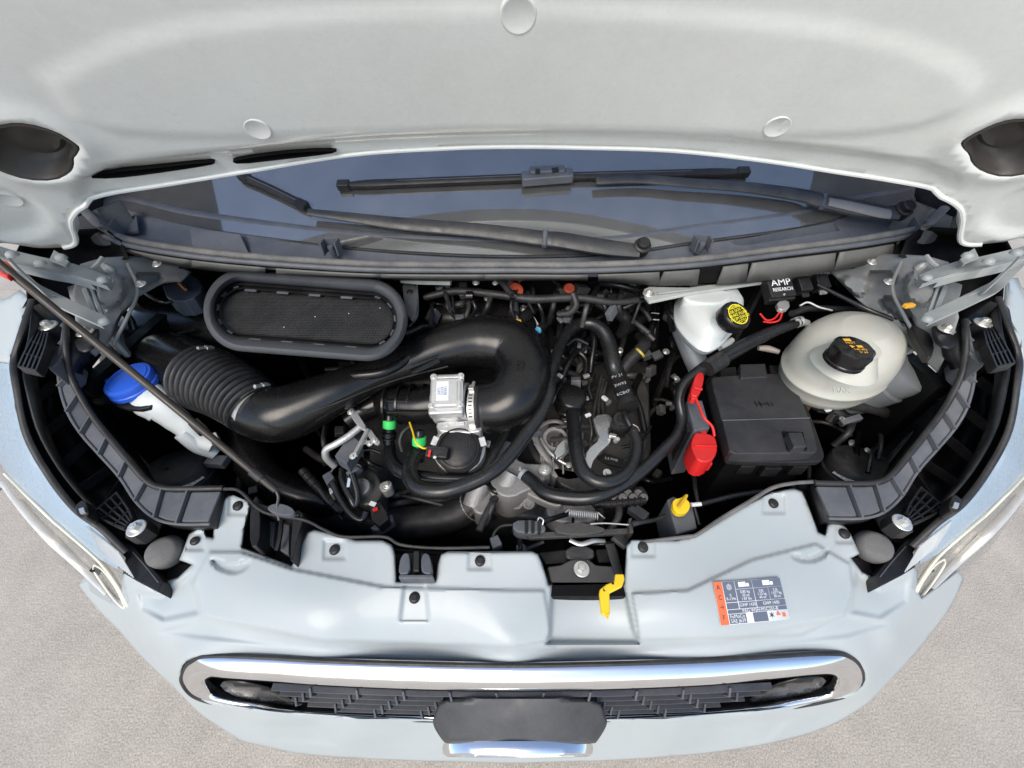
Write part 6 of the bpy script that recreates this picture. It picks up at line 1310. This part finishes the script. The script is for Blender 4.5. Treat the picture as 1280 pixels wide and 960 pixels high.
for k, (m_, pts) in enumerate(((RED, [(950, 392, 1.24), (958, 400, 1.235), (968, 398, 1.235), (976, 388, 1.24)]), (RED, [(954, 402, 1.23), (964, 403, 1.23), (974, 400, 1.235), (978, 390, 1.24)]), (LABEL, [(1000, 382, 1.22), (1010, 378, 1.225), (1024, 384, 1.22), (1040, 388, 1.21)]))):
    hose('thin_wire', ('red wire hanging below the lettered controller box, upper strand', 'red wire hanging below the lettered controller box, lower strand', 'thin pale wires bunched behind the coolant tank')[k], pts, 1.1, m_, 8, 'wire')
tag(mk('washer_clip', tpx([(948, 435, 1.15), (960, 436, 1.15), (974, 440, 1.15)], [3, 4.2, 3], seg=12), mat('smoky clear plastic', (.3, .27, .24), .3)), 'small clear fitting on the left flank of the coolant tank', 'fitting')
tag(mk('brown_wire', tpx([(216, 344, 1.26), (222, 352, 1.255), (232, 362, 1.25)], 1.6, seg=8), mat('orange wire', (.6, .2, .05), .5)), 'short orange wire by the left end of the air inlet', 'wire')
lb2 = thing('inlet_side_box', P(225, 352, 1.2), 'dark blue-grey box behind the left end of the air inlet', 'box')
mk('case', prism(chaikin([(200, 352), (222, 340), (244, 344), (256, 360), (238, 376), (210, 376)], 1), 1.245, 1.2), mat('slate plastic', (.05, .065, .085), .5), lb2, bevel=.003)

# latch assembly
lt = thing('hood_latch', P(725, 690, .9), 'oily hood latch with steel spring and sliding plate behind the bumper cover', 'latch')
mk('cross_beam', prism([(684, 708), (700, 706), (712, 700), (722, 698), (736, 699), (745, 706), (776, 708), (780, 732), (690, 734)], 1.0, .95), IRON, lt, bevel=.003)
bolt(lt, 727, 711, 1.004, 1.2)
mk('striker_block', prism(chaikin([(706, 682), (742, 682), (744, 700), (708, 702)], 1), .99, .93), IRON, lt, bevel=.004)
mk('striker_block', prism([(672, 690), (708, 686), (710, 704), (682, 706)], .98, .93), BLACK, lt, bevel=.004)
mk('striker_block', prism([(744, 686), (772, 684), (776, 702), (748, 704)], .98, .93), BLACK, lt, bevel=.004)
mk('slide_plate', prism([(656, 666), (788, 660), (791, 666), (662, 673)], 1.022, 1.012), IRON, lt, bevel=.001)
mk('slide_flange', prism([(786, 648), (790, 647), (792, 666), (787, 666)], 1.035, 1.01), IRON, lt, bevel=.001)
mk('sensor_body', prism(chaikin([(640, 650), (668, 649), (682, 656), (682, 665), (660, 667), (642, 664)], 1), 1.03, 1.0), GREYP, lt, bevel=.003)
for k in range(3): mk('sensor_rib', prism([(656 + k * 8, 650), (660 + k * 8, 650), (660 + k * 8, 665), (656 + k * 8, 665)], 1.034, 1.02), BLACK, lt, bevel=.001)
mk('rod_hook', tpx([(672, 652, 1.03), (674, 647, 1.035), (679, 650, 1.035), (678, 656, 1.03)], 1.0, seg=8), STEEL, lt)
mk('lever_plate', prism(chaikin([(690, 658), (720, 652), (744, 656), (760, 662), (740, 668), (700, 668)], 1), 1.035, 1.025), IRON, lt, bevel=.001)
mk('pull_cable', tpx([(738, 655, 1.04), (756, 654, 1.04), (786, 656, 1.04)], .9, seg=8), STEEL, lt)
mk('cable_sleeve', tpx([(790, 655, 1.04), (800, 653, 1.04), (818, 650, 1.03), (832, 645, 1.02)], [4, 3, 2.6, 2.4], seg=12), RUB, lt)
mk('steel_finger', tpx([(712, 675, 1.01), (726, 680, 1.01), (742, 676, 1.01), (756, 676, 1.0)], [2.5, 3, 3, 2.5], seg=12, flat=.5), STEEL, lt)
hx = []
s0, s1 = P(711, 641, 1.02), P(748, 645, 1.02); d = s1 - s0; X_, Y_, Z_ = basis(d)
for i in range(14 * 12 + 1):
    t = i / (14 * 12); a_ = t * 14 * 2 * math.pi; hx.append(s0 + d * t + (X_ * math.cos(a_) + Y_ * math.sin(a_)) * .0072)
mk('coil_spring', tube([s0 - d * .12] + hx + [s1 + d * .14, s1 + d * .22 + Vector((0, 0, -.006))], .0014, seg=7, smooth=False), STEEL, lt)
mk('connector', prism([(612, 672), (622, 668), (628, 680), (616, 686)], 1.02, 1.0), GREYP, lt, bevel=.002)
mk('sensor_wire', tpx([(640, 656, 1.02), (626, 658, 1.02), (617, 668, 1.02), (616, 684, 1.01)], 1.7, seg=8), RUB, lt)
mk('lever_arm', tpx([(762, 680, 1.01), (768, 700, 1.005), (774, 719, 1.0)], 6, seg=10, flat=.35), BLACK, lt)
mk('yellow_lever', prism([(769, 717), (780, 717), (781, 724), (778, 733), (762, 741), (763, 766), (752, 769), (749, 742), (750, 736), (758, 730), (768, 726)], 1.045, 1.037), YEL, lt, bevel=.0025)
mk('lever_tip', prism([(756, 767), (763, 766), (760, 773)], 1.045, 1.039), YEL, lt)
mk('lever_hole', lathe([(.0001, .0004), (.0022, .0004), (.0024, 0)], P(766, 729, 1.0455), seg=12), BLACK, lt)
mk('lever_mark', prism([(754, 735), (757, 739), (754, 739)], 1.0458, 1.045), INK, lt)
for k in range(8): mk('conduit_ring', lathe([(.008, -.003), (.011, -.0015), (.011, .0015), (.008, .003)], P(748 + k * 7.5, 629 - (0 if k < 5 else (k - 4) * 1), .985), (1, .05, 0), seg=16), BLACK, lt)
mk('conduit', tpx([(742, 630, .985), (775, 629, .985), (806, 625, .985)], 5, seg=14), BLACK, lt)
# dipstick
dp = thing('dipstick', P(852, 640, .95), 'yellow dipstick handle on a dark block behind the bumper cover', 'dipstick')
mk('grip', prism(chaikin([(841, 624), (852, 622), (857, 617), (861, 618), (858, 624), (862, 627), (863, 634), (859, 641), (848, 642), (841, 635)], 1), 1.045, 1.03), YEL, dp, bevel=.002)
mk('grip_ridge', tpx([(848, 634, 1.05), (852, 628, 1.05), (858, 620, 1.05)], 2, seg=8), mat('ochre plastic', (.60, .36, .02), .5), dp)
mk('block', prism([(834, 624), (842, 620), (866, 632), (872, 660), (846, 668), (838, 640)], 1.025, .93), GREYP, dp, bevel=.003)
mk('tube', tube([P(868, 634, 1.03), P(874, 656, 1.02)], .003, seg=10), RUB, dp)

# more of the engine's readable pieces
mk('front_cover', prism(chaikin([(668, 538), (690, 524), (716, 520), (738, 534), (748, 560), (742, 590), (716, 604), (690, 596), (670, 570)], 1), .985, .93), ALU, en, bevel=.006)
for k in range(5): mk('cover_web', bar(P(676 + k * 13, 536 + abs(k - 2) * 3, .992), P(680 + k * 12, 592 - abs(k - 2) * 4, .988), .004, .010), ALU, en, bevel=.001)
mk('cover_arch', tpx([(670, 556, .998), (672, 538, 1.0), (684, 528, 1.0), (698, 527, 1.0), (708, 534, 1.0)], 3, seg=10, flat=.6), ALU, en)
mk('cast_foot', prism(chaikin([(590, 604), (606, 596), (616, 612), (612, 640), (596, 644), (586, 628)], 1), .965, .90), ALU, en, bevel=.006)
mk('cast_shoulder', prism(chaikin([(626, 548), (642, 552), (648, 566), (640, 580), (622, 584), (612, 572), (614, 556)], 1), 1.01, .93), ALU, en, bevel=.008)
mk('sensor_plug', box(P(668, 540, 1.03), (.026, .018, .016), Euler((0, 0, R(20))).to_matrix()), GREYP, en, bevel=.002)
for k in range(9): mk('coil_ring', lathe([(.0001, .004), (.009, .004), (.011, .001), (.011, -.006)], P(752 + k * 6.5, 622 - (k % 2) * 5, .99), (0, -.6, 1), seg=14), IRON, en)
for k in range(7):
    x = 700 + k * 15; mk('injector', lathe([(.0001, .012), (.004, .012), (.005, .004), (.009, .002), (.009, -.02)], P(x, 442 + 4 * math.sin(k * 2.1), 1.05), (.1 * math.sin(k), -.3, 1), seg=14), (BLACK, IRON, STEEL)[k % 3], en)
for k in range(14):
    y0 = 360 + 17 * (k % 7); x0 = 712 + 22 * (k // 7) + 5 * math.sin(k * 1.7)
    mk('harness_branch', tpx([(x0, y0, 1.10 - .012 * (k % 7)), (x0 + 18 * math.sin(k), y0 + 14, 1.11 - .012 * (k % 7)), (x0 + 26 * math.cos(k * 1.3), y0 + 32, 1.07 - .012 * (k % 7))], 1.6 + 1.4 * (k % 3), seg=10), (RUB, HOSE, BLACK)[k % 3], en)
for k, (x, y, z) in enumerate(((598, 362, 1.17), (690, 440, 1.10), (724, 432, 1.10), (756, 498, 1.05), (766, 545, 1.05), (733, 470, 1.08), (805, 470, 1.0), (672, 470, 1.03), (700, 470, 1.08), (836, 505, .98), (842, 470, 1.0), (610, 555, 1.04))):
    mk('end_fitting', box(P(x, y, z), (.016, .010, .008), Euler((.2, .1, k * .7)).to_matrix()), (STEEL, ALU, GREYP, LABEL)[k % 4], en, bevel=.0015)
    mk('end_fitting', lathe([(.0001, .003), (.004, .003), (.006, .0), (.006, -.012)], P(x + 6, y + 4, z), (.2, -.3, 1), seg=12), (GREYP, STEEL, BLACK)[k % 3], en)
# bulkhead side of the engine: looms, ribbed plastic and pipes in front of the firewall
bl = thing('bulkhead_loom', P(700, 372, 1.1), 'black taped loom with branches running along the firewall under the cowl', 'loom')
mk('trunk', tpx([(530, 372, 1.225), (570, 364, 1.24), (620, 368, 1.24), (665, 374, 1.235), (720, 372, 1.24), (770, 378, 1.23), (815, 372, 1.23)], [4, 5, 5, 5.5, 5, 4.5, 4], seg=14), RUB, bl)
for k in range(10):
    x = 560 + k * 27; mk('branch', tpx([(x, 370, 1.235), (x + 8 * math.sin(k * 2), 386, 1.215), (x + 14 * math.cos(k * 1.7), 404, 1.175 - .01 * (k % 3))], 1.8 + (k % 3) * .8, seg=10), (RUB, HOSE, BLACK)[k % 3], bl)
    if k % 2: mk('tape_band', tpx([(x - 4, 370, 1.24), (x + 4, 370, 1.24)], 6, seg=12), SATIN, bl)
for k in range(4): mk('branch_plug', box(P(575 + k * 66, 398 - (k % 2) * 8, 1.19), (.022, .016, .014), Euler((.3, 0, k)).to_matrix()), (GREYP, BLACK)[k % 2], bl, bevel=.002)
rbm = thing('ribbed_manifold', P(620, 385, 1.0), 'ribbed matt black plastic manifold half hidden behind the curled duct', 'manifold')
mk('runner_body', prism(chaikin([(524, 385), (548, 372), (600, 370), (640, 382), (690, 400), (700, 440), (690, 480), (676, 500), (640, 420), (560, 412), (526, 410)], 1), 1.06, .92), BLACK, rbm, bevel=.008)
for k in range(9): mk('runner_rib', bar(P(536 + k * 15, 376 + k * 2.4, 1.066), P(540 + k * 15, 404 + k * 2.4, 1.064), .003, .008), BLACK, rbm)
for pts, r_ in (([(704, 470, 1.06), (712, 452, 1.08), (722, 440, 1.085), (733, 452, 1.07), (730, 474, 1.05)], 4), ([(690, 505, 1.04), (698, 488, 1.06), (705, 474, 1.06)], 3.4), ([(740, 500, 1.05), (736, 484, 1.06), (742, 468, 1.07)], 3), ([(800, 470, 1.02), (792, 490, 1.03), (800, 512, 1.02), (806, 540, 1.0)], 4), ([(735, 430, 1.10), (720, 424, 1.11), (708, 432, 1.10)], 3.4)):
    mk('breather_pipe', tpx(pts, r_, seg=14), SATIN, rbm)
hose('refrigerant_pipe', 'dark pipe rising beside the brake reservoir towards the cowl', [(760, 392, 1.18), (790, 380, 1.21), (808, 366, 1.24), (812, 354, 1.26)], 4.5, SATIN, cat='pipe')
hose('heater_hose', 'fat black hose stub pointing at the gap beside the separator', [(745, 376, 1.22), (765, 386, 1.20), (782, 400, 1.17), (776, 418, 1.12)], [7, 8, 8, 7], HOSE)
# pipes, looms and brackets that fill the dark depth of the engine
rnd = random.Random(11)
zones = [((520, 560), (360, 400), 5, 1.14, 1.2), ((560, 700), (345, 385), 14, 1.14, 1.2), ((700, 850), (345, 400), 14, 1.14, 1.22), ((700, 850), (350, 400), 16, 1.10, 1.18), ((800, 850), (400, 520), 10, .95, 1.08), ((690, 800), (450, 600), 16, 1.0, 1.05), ((550, 640), (590, 640), 6, .96, 1.0), ((300, 420), (560, 630), 6, .9, .98), ((640, 780), (640, 690), 10, .97, 1.01), ((1030, 1120), (505, 600), 12, .98, 1.05), ((150, 330), (530, 640), 14, .92, 1.0), ((560, 590), (410, 660), 10, .90, .96), ((690, 740), (420, 520), 12, .98, 1.06), ((640, 800), (365, 420), 12, 1.02, 1.12), ((800, 860), (450, 600), 7, .80, .92), ((480, 600), (575, 650), 9, .88, .95), ((330, 420), (560, 640), 7, .85, .92), ((520, 640), (345, 400), 10, 1.05, 1.14), ((880, 1010), (585, 625), 8, .85, .95), ((1010, 1110), (500, 570), 8, .86, .98), ((400, 470), (520, 600), 8, .95, 1.02), ((690, 800), (610, 650), 9, .90, .96)]
for (x0, x1), (y0, y1), cnt, z0, z1 in zones:
    for k in range(cnt):
        x, y, z = rnd.uniform(x0, x1), rnd.uniform(y0, y1), rnd.uniform(z0, z1); z = max(z, zmin(y) + rnd.uniform(0, .03)) if x < 880 else z; a_ = rnd.uniform(0, math.pi); l = rnd.uniform(12, 36)
        dx, dy = math.cos(a_) * l, math.sin(a_) * l; t = rnd.random()
        if t < .55:
            mk('pipe', tpx([(x - dx, y - dy, z - rnd.uniform(0, .04)), (x + rnd.uniform(-8, 8), y + rnd.uniform(-8, 8), z), (x + dx, y + dy, z - rnd.uniform(0, .05))], rnd.uniform(1.5, 5), seg=10, n=6), rnd.choice([RUB, HOSE, BAYG, IRON, HOSE, SATIN]), en)
        elif t < .85:
            mk('small_bracket', box(P(x, y, z), (rnd.uniform(.012, .045), rnd.uniform(.012, .03), rnd.uniform(.008, .03)), Euler((rnd.uniform(-.4, .4), rnd.uniform(-.4, .4), a_)).to_matrix()), rnd.choice([BAYG, GREYP, IRON, BLACK, BAYG]), en, bevel=.002)
        else:
            inst(HEX, en, P(x, y, z), (0, -.3, 1), spin=a_, s=rnd.uniform(.5, .9))
